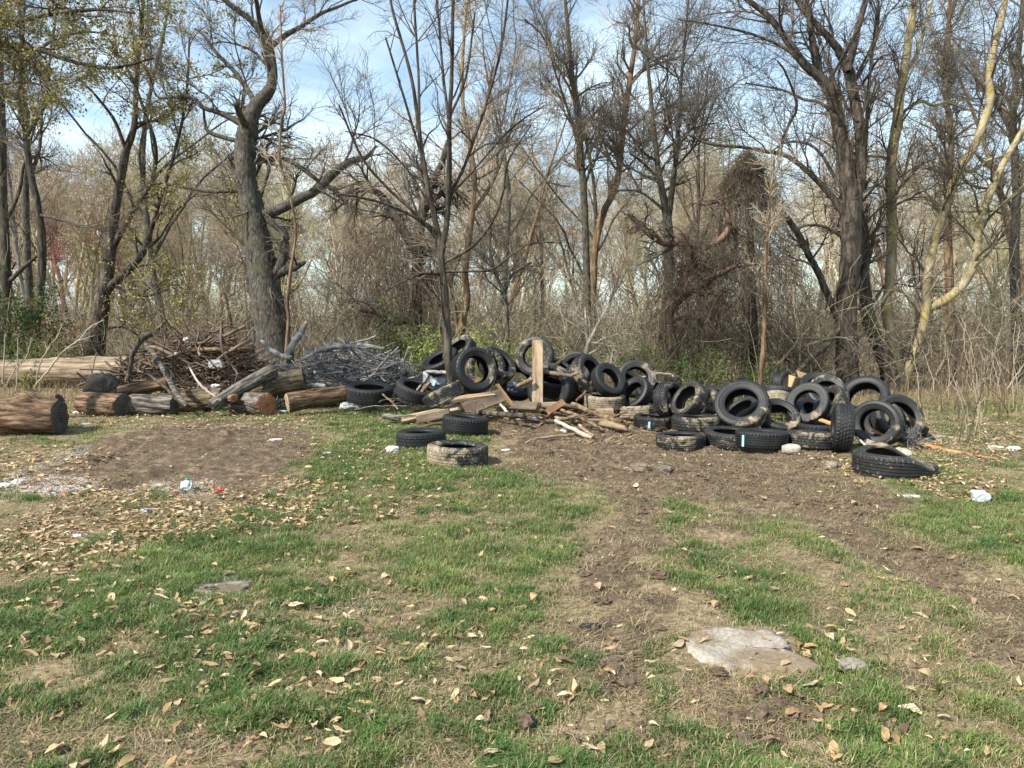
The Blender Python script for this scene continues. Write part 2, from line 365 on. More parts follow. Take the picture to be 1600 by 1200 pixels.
LEAF = [(60, 730, 110, 45, 0, 1.0), (250, 800, 260, 50, 0, 1.2), (430, 790, 90, 50, 0, .9), (280, 655, 260, 25, 0, .8), (120, 850, 170, 50, 0, .7), (600, 770, 190, 90, 0, .3), (180, 1000, 230, 120, 0, .16), (1500, 765, 90, 35, 0, .7),
        (1520, 690, 130, 55, 0, .8), (1330, 730, 60, 25, 0, .6), (600, 1000, 300, 150, 0, .08), (350, 1120, 250, 90, 0, .1), (1350, 1050, 260, 110, 0, .05), (100, 620, 150, 45, 0, .5), (560, 680, 160, 45, 0, .25)]
GRAV = [(60, 762, 130, 22, -12, 1.0), (240, 765, 140, 22, -5, .9), (80, 720, 90, 16, -30, .8), (330, 600, 90, 20, 0, .4), (890, 655, 110, 25, 0, .35)]
NOG = [(1172, 1021, 150, 44, 5, 1), (350, 920, 52, 18, 0, 1)]
def zones(x, y):
    """green, dirt, leaf, gravel weights of the ground at world x, y"""
    wx = x + 0.35 * (fbm(x * 1.3, y * 1.3, 3, 11) - .5) * 2; wy = y + 0.45 * (fbm(x * 1.3, y * 1.3, 3, 23) - .5) * 2
    P = np.stack((wx, np.maximum(wy, 1.2), np.zeros_like(wx)), -1)
    px, py = proj(P)
    def S(L):
        s = 0
        for a in L: s = s + a[5] * EL(px, py, *a[:5])
        return s
    near = sstep(17.5, 13.0, y)
    n1 = fbm(x * 2.3, y * 2.3, 4, 3) - .5; n2 = fbm(x * 5.0, y * 5.0, 4, 5) - .5; n3 = fbm(x * 14, y * 14, 3, 9) - .5
    dirt = np.clip(S(MUD) * (0.9 + 1.5 * n2 + 1.3 * n3) + 0.9 * n1 * (S(MUD) > 0), 0, 1)
    g = 0.42 + 0.66 * S(GRN) + 1.2 * n1 + 1.3 * n2 + 1.3 * n3
    g = np.clip(g - 0.9 * dirt, 0, 1) * near * (1 - np.clip(2 * S(NOG), 0, 1))
    leaf = np.clip(S(LEAF) * (1.6 + 1.4 * n2) + 0.04 + n1 * 0.2, 0, 1.3)
    leaf = np.maximum(leaf, (1 - near) * 0.9)
    grv = np.clip(S(GRAV), 0, 1)
    return g, dirt, leaf, grv
MX, MY = at(320, 590, 14.3)[:2]
GX, GY = at(545, 590, 14.0)[:2]
def gheight(x, y):
    h = 0.05 * (fbm(x * .5, y * .5, 3, 31) - .5)
    h = h + 0.62 * np.exp(-(((x - MX) / 1.15) ** 2 + ((y - MY) / 0.8) ** 2) ** 1.4)
    h = h + 0.12 * np.exp(-(((x - at(860, 600, 11.6)[0]) / 1.8) ** 2 + ((y - 12.0) / 1.1) ** 2))
    far = np.clip(y - 34, 0, 200)
    h = h + 0.03 * np.minimum(far, 70) * (1 + 0.2 * np.sin(x * 0.03 + 1)) - 0.25 * sstep(17, 24, y)
    return h
def axis(parts):
    out = []
    for a, b, s in parts: out.append(np.arange(a, b, s))
    return np.concatenate(out)
pos = np.concatenate((np.arange(0, 6, .033), np.arange(6, 12, .09), np.arange(12, 30, .6), 30 * 1.12 ** np.arange(0, 27)))
xs = np.concatenate((-pos[::-1][:-1], pos))
ys = np.concatenate((np.arange(-30, 0, 3.0), np.arange(0, 1.8, .15), np.arange(1.8, 11, .03), np.arange(11, 17, .06), np.arange(17, 40, .5), 40 * 1.1 ** np.arange(0, 28)))
X, Y = np.meshgrid(xs, ys); X = X.ravel(); Y = Y.ravel()
g, d, l, gr = zones(X, Y)
Z = gheight(X, Y)
nearw = sstep(14.5, 11, Y)
clod = fbm(X * 7, Y * 7, 4, 41, .6) - .5; rut = fbm(X * 2.2, Y * 1.1, 3, 43) - .5
Z = Z + nearw * (d * (0.11 * clod + 0.1 * rut - 0.012) + 0.02 * (fbm(X * 9, Y * 9, 3, 47) - .5))
rows = sstep(0.3, 0.9, EL(*proj(np.stack((X, np.maximum(Y, 1.2), 0 * X), -1)), 280, 715, 240, 62))
Z = Z + rows * 0.018 * np.abs(np.sin(Y * 16 + 1.5 * np.sin(X * 1.1)))
nx, ny = len(xs), len(ys)
ii = np.arange(nx * ny).reshape(ny, nx)
Q = np.stack((ii[:-1, :-1], ii[:-1, 1:], ii[1:, 1:], ii[1:, :-1]), -1).reshape(-1, 4)
gm = mesh_np('ground', np.stack((X, Y, Z), 1), Q, None, True, np.stack((g, d, np.clip(l, 0, 1), gr), 1))
def ground_z(x, y):
    x = np.asarray(x, float); y = np.asarray(y, float)
    ix = np.clip(np.searchsorted(xs, x) - 1, 0, nx - 2); iy = np.clip(np.searchsorted(ys, y) - 1, 0, ny - 2)
    fx = (x - xs[ix]) / (xs[ix + 1] - xs[ix]); fy = (y - ys[iy]) / (ys[iy + 1] - ys[iy])
    Zg = Z.reshape(ny, nx)
    return (Zg[iy, ix] * (1 - fx) + Zg[iy, ix + 1] * fx) * (1 - fy) + (Zg[iy + 1, ix] * (1 - fx) + Zg[iy + 1, ix + 1] * fx) * fy
m, nt, b = newmat('ground soil')
a = nt.nodes.new('ShaderNodeAttribute'); a.attribute_name = 'tint'
sp = nt.nodes.new('ShaderNodeSeparateColor'); nt.links.new(a.outputs['Color'], sp.inputs[0])
f1 = noise(nt, 28, 8, 0.7); f2 = noise(nt, 7, 10, 0.76); f3 = noise(nt, 90, 4, 0.7)
thatch = ramp(nt, f1, [(0.32, (0.085, 0.062, 0.036)), (0.5, (0.235, 0.18, 0.105)), (0.7, (0.44, 0.35, 0.215))])  # dark stop paints in the shadow gaps between straw clumps
soil = ramp(nt, f2, [(0.36, (0.066, 0.046, 0.031)), (0.53, (0.13, 0.094, 0.062)), (0.7, (0.3, 0.228, 0.148))])
soil = mixc(nt, 0.6, soil, ramp(nt, f1, [(0.3, (0.6, 0.6, 0.6)), (0.7, (1.35, 1.3, 1.25))]), 'MULTIPLY')
litter = ramp(nt, f1, [(0.3, (0.09, 0.064, 0.04)), (0.5, (0.22, 0.163, 0.1)), (0.7, (0.4, 0.31, 0.2))])
green = ramp(nt, f1, [(0.32, (0.03, 0.042, 0.014)), (0.5, (0.065, 0.09, 0.03)), (0.7, (0.15, 0.15, 0.065))])
c = mixc(nt, math_(nt, 'MULTIPLY', sp.outputs[2], 0.85), thatch, litter)
sm = nt.nodes.new('ShaderNodeMapRange'); sm.inputs['From Min'].default_value = 0.27; sm.inputs['From Max'].default_value = 0.42
nt.links.new(math_(nt, 'ADD', sp.outputs[1], math_(nt, 'MULTIPLY', math_(nt, 'SUBTRACT', f2, 0.5), 0.9)), sm.inputs['Value'])
c = mixc(nt, sm.outputs[0], c, soil)
c = mixc(nt, math_(nt, 'MULTIPLY', sp.outputs[0], 0.8), c, green)
gvm = math_(nt, 'GREATER_THAN', math_(nt, 'ADD', f3, math_(nt, 'MULTIPLY', a.outputs['Alpha'], 0.28)), 0.78)
c = mixc(nt, gvm, c, (0.55, 0.53, 0.5))
nt.links.new(c, b.inputs['Base Color']); b.inputs['Roughness'].default_value = 0.95
bump(nt, b, math_(nt, 'ADD', f1, math_(nt, 'MULTIPLY', f3, 0.5)), 0.7, 0.03)
go = obj('ground', gm, m); tag(go, kind='structure')

# ------------------------------------------------------------------ grass blades, straw, leaf litter, clods
rng = np.random.RandomState(5)
def scatter(n, y0=1.9, y1=15.0, p=1.0):
    u = rng.uniform(size=n)
    y = y0 * (y1 / y0) ** u if p == 1.0 else y0 + (y1 - y0) * u
    x = rng.uniform(-1, 1, n) * (0.74 * y + 1.2)
    return x, y
def blades(x, y, ln, wd, lean, az, c0, c1, curl=0.35):
    n = len(x); z = ground_z(x, y) - 0.004
    dx, dy = np.cos(az), np.sin(az); sx, sy = -dy, dx
    def pt(s, bend):
        h = ln * s; out = np.sin(bend) * h; upz = np.cos(bend) * h
        return np.stack((x + dx * out, y + dy * out, z + upz), 1)
    side = np.stack((sx, sy, 0 * sx), 1) * wd[:, None] * .5
    p0 = pt(0, lean); p1 = pt(0.55, lean); p2 = pt(1.0, np.minimum(lean + curl, 1.53))
    V = np.stack((p0 - side, p0 + side, p1 + side * .8, p1 - side * .8, p2), 1).reshape(-1, 3)
    b_ = np.arange(n) * 5
    Qb = np.stack((b_, b_ + 1, b_ + 2, b_ + 3), 1); Tb = np.stack((b_ + 3, b_ + 2, b_ + 4), 1)
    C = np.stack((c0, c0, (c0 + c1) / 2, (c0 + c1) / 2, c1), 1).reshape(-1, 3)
    return V, Qb, Tb, C
x, y = scatter(1500000)
g, d, l, gr = zones(x, y)
tuft = fbm(x * 6, y * 6, 3, 61)
keep = rng.uniform(size=len(x)) < np.clip(g * 1.05 + 0.03, 0, 1) * np.clip(0.1 + 1.6 * tuft, 0, 1) * (1 - 0.8 * np.clip(l - 0.5, 0, 1))
x, y, g, tuft = x[keep], y[keep], g[keep], tuft[keep]
n = len(x); big = fbm(x * 1.1, y * 1.1, 3, 67); lush = sstep(.3, .95, g) * sstep(.3, .65, tuft)
ln = rng.uniform(.02, .045, n) + 0.045 * lush * rng.uniform(.3, 1, n)
wd = np.maximum(rng.uniform(.0028, .0055, n), 0.0007 * y)
gA = np.array((.072, .145, .036)); gB = np.array((.175, .235, .062)); gC = np.array((.3, .25, .135))
t1 = np.clip(.42 + (big - .5) * 1.6 + rng.normal(0, .22, n), 0, 1)[:, None]; t2 = (rng.uniform(size=n) < .2 + .45 * (1 - g))[:, None]
c1 = np.where(t2, gC * rng.uniform(.7, 1.4, (n, 1)), gA * (1 - t1) + gB * t1)
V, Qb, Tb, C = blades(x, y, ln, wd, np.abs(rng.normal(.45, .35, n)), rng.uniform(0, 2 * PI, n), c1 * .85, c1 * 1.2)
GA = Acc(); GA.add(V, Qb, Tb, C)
tx, ty = scatter(2400, 2.2, 11); tg = zones(tx, ty)[0]; kp = rng.uniform(size=len(tx)) < sstep(.45, .9, tg) * .5; tx, ty = tx[kp], ty[kp]
for tx_, ty_ in zip(tx, ty):
    m_ = rng.randint(22, 60); az = rng.uniform(0, 2 * PI, m_); rd = np.abs(rng.normal(0, .03, m_)); tone = rng.uniform(size=1)
    cc_ = (np.array((.055, .125, .04)) * (1 - tone) + np.array((.13, .19, .055)) * tone) * rng.uniform(.75, 1.2, (m_, 1))
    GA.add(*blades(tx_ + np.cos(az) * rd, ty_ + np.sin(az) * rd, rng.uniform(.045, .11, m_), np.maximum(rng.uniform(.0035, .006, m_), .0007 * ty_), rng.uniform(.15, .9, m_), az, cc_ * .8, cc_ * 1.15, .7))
for k in range(70):
    tx_, ty_ = scatter(1, 2.4, 8.5); m_ = 90; az = rng.normal(rng.uniform(0, 6.3), .8, m_); cc_ = np.array((.5, .42, .29)) * rng.uniform(.55, 1.15, (m_, 1)); sg = rng.uniform(.05, .16)
    GA.add(*blades(tx_ + rng.normal(0, sg, m_), ty_ + rng.normal(0, sg * .7, m_), rng.uniform(.05, .14, m_), rng.uniform(.002, .004, m_), rng.uniform(1.15, 1.5, m_), az, cc_, cc_, .1))
V, Qb, Tb, C = np.concatenate(GA.V), np.concatenate(GA.Q), np.concatenate(GA.T), np.concatenate(GA.C)
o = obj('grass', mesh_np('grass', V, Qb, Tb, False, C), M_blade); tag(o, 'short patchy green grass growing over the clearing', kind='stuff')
x, y = scatter(560000)
g, d, l, gr = zones(x, y)
mat_ = fbm(x * 3.4, y * 3.4, 4, 71)
keep = rng.uniform(size=len(x)) < np.clip(.16 + 1.1 * sstep(.46, .6, mat_) - 0.3 * g, .03, 1) * np.where(y > 9.5, .75, 1)
px_, py_ = proj(np.stack((x, y, 0 * x), 1))
keep |= rng.uniform(size=len(x)) < .75 * d * sstep(.47, .58, fbm(x * 2.1, y * 2.1, 4, 91))
keep &= rng.uniform(size=len(x)) > 0.93 * EL(px_, py_, 280, 715, 260, 70)
for q_ in NOG: keep &= EL(px_, py_, *q_[:5]) < .3
x, y = x[keep], y[keep]; n = len(x)
cs = np.array((.35, .275, .165)) * rng.uniform(.45, 1.35, (n, 1)) * np.array((1, 1, 1)) + rng.normal(0, .015, (n, 3))
V, Qb, Tb, C = blades(x, y, rng.uniform(.03, .1, n), np.maximum(rng.uniform(.002, .0045, n), .0006 * y), rng.uniform(1.0, 1.5, n), rng.uniform(0, 2 * PI, n), np.clip(cs, .02, 1), np.clip(cs * 1.1, .02, 1), .2)
o = obj('straw', mesh_np('straw', V, Qb, Tb, False, C), M_blade); tag(o, 'matted dry grass straw lying over the soil', kind='stuff')

def leaf_proto(seed, L=.1, W=.034):
    r = np.random.RandomState(seed); u = np.linspace(0, 1, 6); v = np.array((-1, 0, 1))
    U, Vv = np.meshgrid(u, v, indexing='ij')
    wid = W * np.sin(PI * np.clip(U * .94 + .03, 0, 1)) ** .8 * r.uniform(.65, 1.15, (6, 1))
    xx = (U - .5) * L; yy = Vv * wid
    cl = r.uniform(-.5, .8); zz = np.abs(Vv) * wid * r.uniform(.0, .7) + cl * (U - .5) ** 2 * L + .0035 * r.normal(size=U.shape)
    zz -= zz.min()
    ang = r.uniform(-.8, .8) * (U - .5); yy = yy + np.sin(ang) * xx * .6
    i = np.arange(18).reshape(6, 3)
    Ql = np.stack((i[:-1, :-1], i[1:, :-1], i[1:, 1:], i[:-1, 1:]), -1).reshape(-1, 4)
    return np.stack((xx, yy, zz), -1).reshape(-1, 3), Ql
protos = [leaf_proto(s, *( (.1, .015 + .004 * (s % 4)))) for s in range(12)]
LCOL = np.array([(.42, .275, .145), (.52, .37, .205), (.38, .275, .165), (.17, .115, .075), (.55, .43, .28), (.37, .235, .125)])
def rotm(n, tilt):
    a = rng.uniform(0, 2 * PI, n); bx = rng.normal(0, tilt, n); by = rng.normal(0, tilt, n)
    ca, sa, cb, sb, cc, s2 = np.cos(a), np.sin(a), np.cos(bx), np.sin(bx), np.cos(by), np.sin(by)
    Rz = np.zeros((n, 3, 3)); Rz[:, 0, 0] = ca; Rz[:, 0, 1] = -sa; Rz[:, 1, 0] = sa; Rz[:, 1, 1] = ca; Rz[:, 2, 2] = 1
    Rx = np.zeros((n, 3, 3)); Rx[:, 0, 0] = 1; Rx[:, 1, 1] = cb; Rx[:, 1, 2] = -sb; Rx[:, 2, 1] = sb; Rx[:, 2, 2] = cb
    Ry = np.zeros((n, 3, 3)); Ry[:, 1, 1] = 1; Ry[:, 0, 0] = cc; Ry[:, 0, 2] = s2; Ry[:, 2, 0] = -s2; Ry[:, 2, 2] = cc
    return Rz @ Rx @ Ry
x, y = scatter(78000, 2.2, 17)
g, d, l, gr = zones(x, y)
kp = rng.uniform(size=len(x)) < np.clip(l, 0.035, 1) ** 1.1 * .95
x, y = x[kp], y[kp]; n = len(x)
pxl, pyl = proj(np.stack((x, y, 0 * x), 1))
inview = (pxl > -10) & (pxl < 1610) & (pyl < 1210)
order = np.argsort(np.where(inview, y, 99)); single = np.zeros(n, bool); single[order[:280]] = True
pid = rng.randint(0, 12, n); sc = .16 + .68 * rng.uniform(size=n) ** 1.5; Rm = rotm(n, .22); cid = rng.randint(0, 6, n); bri = rng.uniform(.65, 1.2, n)
zl = ground_z(x, y) + rng.uniform(.004, .03, n)
A = Acc()
for k in range(12):
    s = np.where((pid == k) & ~single)[0]
    Vp, Qp = protos[k]
    Vt = np.einsum('nij,vj->nvi', Rm[s], Vp) * sc[s][:, None, None] + np.stack((x[s], y[s], zl[s]), 1)[:, None]
    Qt = (Qp[None] + (np.arange(len(s)) * 18)[:, None, None]).reshape(-1, 4)
    A.add(Vt.reshape(-1, 3), Qt, col=np.repeat(LCOL[cid[s]] * bri[s][:, None], 18, 0))
o = obj('leaf_litter', A.mesh('leaf_litter'), M_leaf); tag(o, 'drifts of dry tan leaves covering the ground', kind='stuff')
lm = {}
for k in range(12):
    for c_ in range(6):
        lm[k, c_] = mesh_np('leaf', protos[k][0], protos[k][1], None, True, np.tile(LCOL[c_] * (.7 + .05 * k), (18, 1)))
        lm[k, c_].materials.append(M_leaf)
for s in np.where(single)[0]:
    o = bpy.data.objects.new('dead_leaf', lm[pid[s], cid[s]]); COL.objects.link(o)
    M4 = Matrix([list(r) for r in Rm[s] * sc[s]]).to_4x4(); M4.translation = (x[s], y[s], zl[s]); o.matrix_world = M4
    tag(o, 'dry curled tan leaf lying in the short grass near the viewer', 'leaf', 'dead leaves strewn over the near grass')
# soil clods
x, y = scatter(26000, 2.3, 14); g, d, l, gr = zones(x, y)
px_, py_ = proj(np.stack((x, y, 0 * x), 1))
kp = (rng.uniform(size=len(x)) < d * (.12 + sstep(.45, .6, fbm(x * 1.9, y * 1.9, 3, 83)))) & (EL(px_, py_, 280, 715, 260, 60) < .05); x, y = x[kp], y[kp]; n = len(x)
ico_v = []
def ico(sub):
    import bmesh
    bm = bmesh.new(); bmesh.ops.create_icosphere(bm, subdivisions=sub, radius=1.0)
    V_ = np.array([v.co[:] for v in bm.verts]); T_ = np.array([[v.index for v in f.verts] for f in bm.faces]); bm.free(); return V_, T_
I1, I1T = ico(1); I2, I2T = ico(2); I3, I3T = ico(3)
Vc = I2[None] * (1 + rng.normal(0, .24, (n, len(I2), 1))) * np.minimum(rng.gamma(1.4, .0075, n) + .004, .03)[:, None, None] * np.array((1.2, 1, .7)) + np.stack((x, y, ground_z(x, y) + .002), 1)[:, None]
Tc = (I2T[None] + (np.arange(n) * len(I2))[:, None, None]).reshape(-1, 3)
o = obj('soil_clods', mesh_np('soil_clods', Vc.reshape(-1, 3), None, Tc, False), M_soil); tag(o, 'loose clods of churned soil in the muddy tracks', kind='stuff')

# ------------------------------------------------------------------ tyres
TR, TW = 0.32, 0.105          # outer radius, half width
def revolve(prof, S, mod=None):
    prof = np.asarray(prof); th = np.arange(S) * 2 * PI / S
    r = np.broadcast_to(prof[:, 0][:, None], (len(prof), S)).copy(); z = np.broadcast_to(prof[:, 1][:, None], r.shape).copy()
    if mod is not None: r, z = mod(r, z, th)
    V = np.stack((r * np.cos(th), r * np.sin(th), z), -1).reshape(-1, 3)
    i = np.arange(len(prof) * S).reshape(len(prof), S)
    Q = np.stack((i[:-1], np.roll(i[:-1], -1, 1), np.roll(i[1:], -1, 1), i[1:]), -1).reshape(-1, 4)
    return V, Q
def tyre_meshes(style, bead, dishy):
    S = 180
    gr = {0: [-.052, -.018, .018, .052], 1: [-.04, 0.0, .04], 2: [-.06, -.03, 0.0, .03, .06]}[style]
    zs = [-.1]; rs = [TR - .016]
    zs.append(-.088); rs.append(TR - .004)
    for gz in gr:
        for dz, dr in ((-.0065, 0), (-.005, -.009), (.005, -.009), (.0065, 0)): zs.append(gz + dz); rs.append(TR + dr)
    zs += [.088, .1]; rs += [TR - .004, TR - .016]
    prof = np.stack((rs, zs), 1)
    def mod(r, z, th):
        k = np.arange(S); sh = (np.abs(z) > .058)
        per = {0: 5, 1: 6, 2: 4}[style]
        lug = ((k + np.where(z[:, :1] > 0, 0, 2)) % per == 0)
        r = np.where(sh & lug & (r > TR - .012), r - .007, r)
        if style != 2:
            lug2 = ((k + np.round(z[:, :1] * 60).astype(int)) % per == 0); r = np.where(~sh & lug2 & (r > TR - .005), r - .005, r)
        return r, z
    t = revolve(prof, S, mod)
    b_ = bead
    side = [(TR - .016, .1), (TR - .03, TW + .001), (TR - .05, TW + .006), (TR - .056, TW + .008), (TR - .06, TW + .005), (b_ + .045, TW + .003), (b_ + .03, TW - .002), (b_ + .026, TW - .004),
            (b_ + .016, TW - .006), (b_ + .01, TW - .011), (b_ + .003, TW - .014), (b_, TW - .022), (b_ + .002, TW - .036)]
    side = np.array(side); side[5:, 1] -= dishy
    s = revolve(side, 72)
    m_ = side.copy(); m_[:, 1] *= -1; m_ = m_[::-1]
    s2 = revolve(m_, 72)
    z0 = side[-1, 1]
    ln = [(b_ + .002, z0), (b_ + .02, z0 + .002), (b_ + .05, TW - .012 - dishy * .5), (TR - .045, TW - .012), (TR - .024, .075), (TR - .018, .03), (TR - .017, 0)]
    ln = np.array(ln); l2 = ln[::-1][1:].copy(); l2[:, 1] *= -1
    ln = np.vstack((ln, l2))
    li = revolve(ln, 72)
    out = []
    for nm, (V, Q), mt, sm in (('tread', t, M_tread, False), ('sidewall', s, M_side, True), ('sidewall', s2, M_side, True), ('inner_liner', li, M_liner, True)):
        me = mesh_np('tyre_' + nm, V, Q[:, ::-1], None, sm); me.materials.append(mt)
        out.append((nm, me))
    return out
TYRE = [tyre_meshes(0, .2, .0), tyre_meshes(1, .188, .004), tyre_meshes(2, .212, -.002)]
_seed = [0]
def place_tyre(px, py, w, Yd, ax, label, style=0, mud=0.1, mdir=None, wz=1.0, ground=False, mesh_fn=None):
    R = w * Yd / F / 2; sc_ = R / TR
    c = at(px, py, Yd)
    n = np.array(ax, float); n /= np.linalg.norm(n)
    va = math.atan((px - 800) / F); ca_, sa_ = math.cos(-va), math.sin(-va)      # orientations are noted as seen from the clearing
    n = np.array((n[0] * ca_ - n[1] * sa_, n[0] * sa_ + n[1] * ca_, n[2]))
    hw = TW * sc_ * wz
    low = R * math.sqrt(max(0, 1 - n[2] ** 2)) + hw * abs(n[2])
    gz = float(ground_z(c[0], c[1]))
    if ground or c[2] - low < gz - .03: c[2] = gz + low - .015
    r = empty('tyre', c, label, 'tyre', 'discarded tyres dumped in the clearing')
    q = Vector(n).to_track_quat('Z', 'Y')
    spin = random.Random(_seed[0]).uniform(0, 6.28); _seed[0] += 1
    qq = q @ Euler((0, 0, spin)).to_quaternion()
    r.rotation_mode = 'QUATERNION'; r.rotation_quaternion = qq
    rq = random.Random(_seed[0] * 7 + 1); r.scale = (sc_ * rq.uniform(.95, 1.04), sc_ * rq.uniform(.95, 1.04), sc_ * wz)
    ld = Vector((0, 0, 0))
    if mdir is not None: ld = (qq.inverted() @ Vector(mdir).normalized()) / TR
    for nm, me in TYRE[style]:
        if mesh_fn: me = mesh_fn(me)
        o = bpy.data.objects.new(nm, me); COL.objects.link(o); o.parent = r
        o['mud'] = float(mud) + (.0 if mud > .15 else .02) if nm != 'inner_liner' else float(mud) - .15
        o['seed'] = float(_seed[0] * 3.7 % 50); o['mud_dir'] = [float(v) for v in ld]
    return r
FR = (0, -1, -.2)
T = place_tyre
T(715, 712, 98, 8.0, (.02, .0, 1), 'tyre lying in front of the others on the grass, tan mud caked on its front', 0, .29, (-.85, -1, -.3), .95, True)
T(658, 690, 78, 9.0, (.0, -.0, 1), 'clean black tyre lying on the grass, leftmost of the three in the grass', 1, -.2, None, 1.02, True)
T(727, 667, 76, 10.0, (.1, .02, 1), 'black tyre lying at the edge of the grass in front of the broken boards', 2, -.2, None, 1.05, True)
T(577, 614, 77, 12.4, (.03, -.14, 1), 'black tyre lying beside the end of the sawn logs, leftmost in the pile', 0, -.02, None, .9)
t5 = T(651, 612, 68, 12.0, (.28, -.22, .95), 'tilted ribbed tyre with a stick inside, between the leftmost tyre and the tree', 2, -.02, None, .9)
T(696, 617, 73, 11.3, (-.42, .1, .88), 'tyre turned on edge showing a worn blocky tread, leaning below the large one', 0, .12, (0, -1, .4), .95)
T(741, 579, 73, 11.4, (.42, -.86, .22), 'big tyre standing up beside the small tree trunk, scuffed sidewall toward the clearing', 1, .06, (.9, -.2, .2), 1.0)
T(776, 571, 66, 12.0, (.52, -.5, .66), 'leaning tyre with muddy lower tread, tucked behind the big one near the tree', 0, .16, (.5, -.4, -1), .95)
T(690, 566, 62, 12.5, (-.45, -.3, .85), 'dusty dark tyre lying behind the small tree trunk', 1, 0, None, .95)
T(718, 549, 56, 12.5, (-.55, -.45, .62), 'tyre with a brown muddy top, poking up behind the big standing one', 0, .22, (-.6, -.2, .8), 1)
T(758, 575, 62, 11.9, (.3, -.9, .25), 'muddy tyre glimpsed through the hole of the big standing one', 0, .3, (0, -1, -1), 1)
T(836, 557, 62, 12.0, (-.22, -.95, .12), 'topmost tyre of the pile, muddy ring upright behind the upright board', 1, .2, (-.9, -.5, .4), .8)
T(861, 607, 76, 11.5, (-.42, -.88, .14), 'large dark tyre upright right behind the foot of the upright board', 1, .05, (0, -.3, 1), 1.05)
T(866, 608, 72, 12.5, (.1, -.2, .97), 'dark filler tyre added behind the hole of the large one at the upright board', 2, -.1, None, 1.4)  # filler added inside the pile so the hole in front reads dark
T(899, 606, 66, 11.9, (.85, -.25, .4), 'black tyre showing only its ribbed tread, wedged right of the large dark one', 2, 0, None, 1)
T(918, 586, 63, 11.7, (.72, -.52, .35), 'leaning tyre with mud smeared over its tread, second from the top ring', 2, .2, (-.7, -.5, -.5), 1)
T(950, 594, 57, 11.35, (.55, -.62, .48), 'black tyre propped against the mud-smeared leaning one', 1, .03, None, .9)
T(900, 578, 58, 12.7, (-.25, -.85, .35), 'black tyre arching up at the back of the pile with a dark hollow', 1, 0, None, 1)
T(872, 577, 50, 12.4, (.4, -.3, .8), 'small tyre with fine tread behind the upright board, beside the top ring', 0, .05, None, 1)
T(810, 596, 62, 12.3, (.2, -.85, .4), 'dark tyre in the gap between the upright board and the leaning muddy one', 1, -.05, None, 1)
T(945, 627, 66, 11.3, (.02, -.06, 1), 'tyre lying flat on a wood block, tread plastered in tan mud', 0, .34, (-.5, -1, 0), .92)
T(994, 592, 61, 12.2, (.15, -.86, .42), 'arched tyre with an open hole and mud along its outer edge', 1, .14, (1, -.3, .1), .75)
T(985, 599, 58, 12.5, (.5, -.2, .85), 'dark tyre lying behind the arched open one, tread in view', 0, .02, None, 1)
T(993, 616, 57, 11.4, (-.55, -.62, .5), 'black tyre tilted up behind the flat muddy one on its wood block', 1, .03, None, 1)
T(999, 643, 70, 11.2, (-.06, .05, 1), 'tyre lying flat, its tread half covered by tan mud, left of the edge-on ones', 1, .33, (-.5, -.8, -.7), .85)
T(1021, 661, 65, 10.7, (.03, -.02, 1), 'flat tyre with a small blue sticker, left end of the front row by the mud', 2, .06, FR, .9, True)
T(1046, 625, 62, 10.8, (.8, -.5, .15), 'tyre standing on its tread, left of the tan-rimmed ribbed one', 0, .12, (.3, -.8, 0), 1.05)
T(1077, 626, 63, 10.5, (-.66, -.48, .52), 'ribbed tyre leaning with a tan muddy rim and an open hole', 2, .2, (-.5, -.7, .5), 1.08)
T(1103, 632, 58, 10.7, (-.7, -.35, .5), 'mud-flecked tyre leaning just behind the tan-rimmed ribbed one', 0, .2, (.5, -.7, .3), 1)
T(1022, 614, 58, 12.0, (.1, -.5, .8), 'dark tyre half buried behind the one standing on its tread', 0, 0, None, 1)
T(1118, 620, 58, 11.2, (.1, -.25, .95), 'black tyre lying behind the big tilted one, only its rim in view', 1, 0, None, 1)
T(1160, 634, 84, 9.95, (-.16, -.83, .52), 'widest tyre in the pile, tilted back with another seen through its hole', 1, .09, (.3, -.5, -.8), 1)
T(1160, 648, 64, 10.5, (-.5, -.3, .75), 'dark tyre seen through the hole of the widest one', 2, .06, None, 1)
T(1216, 652, 66, 9.95, (.2, -.62, .76), 'tyre leaning low against the widest one with a wide dark hole', 1, .08, (.5, -.5, -.2), .95)
T(1088, 660, 75, 10.1, (.0, -.0, 1), 'flat tyre in the second row with only its top rim showing', 1, .13, (.3, -.8, .6), .85)
T(1064, 678, 79, 9.2, (-.02, .02, 1), 'flat tyre in the front row with mud along its upper edge and a shiny rim', 2, .15, (-.2, -.7, .8), .85, True)
T(1143, 682, 90, 9.3, (.05, -.03, 1), 'flat tyre in the front row with a tan mud smear beside the striped one', 2, .17, (.45, -1, -.4), .75, True)
t32 = T(1190, 692, 83, 8.95, (.0, .05, 1), 'flat black tyre with a pale blue stripe sticker on its tread', 2, -.02, (.7, -.4, .6), .95, True)
T(1266, 692, 79, 8.95, (.02, .08, 1), 'flat tyre at the right end of the front row, mud spread over its top edge', 0, .16, (0, -.7, .9), .95, True)
T(1316, 668, 79, 8.8, (-.985, -.1, .06), 'tyre standing on edge with its full tread toward the clearing', 0, -.02, None, 1.05)
T(1370, 668, 74, 9.1, (-.3, -.92, .2), 'upright tyre with a deep dark hole beside the edge-on one', 1, .02, (.8, -.3, -.5), 1.1)
T(1402, 654, 75, 9.5, (.36, -.82, .4), 'tyre leaning behind the upright dark-holed one with mud flecks on its right flank', 0, .12, (1, -.4, -.2), 1.05)
T(1380, 666, 62, 9.6, (-.2, -.9, .2), 'dark tyre deep inside, seen through the hole of the upright one', 1, -.1, None, 1)
T(1418, 680, 62, 9.9, (.3, .1, .95), 'tyre on the ground at the far right end of the pile', 0, -.05, None, .85)
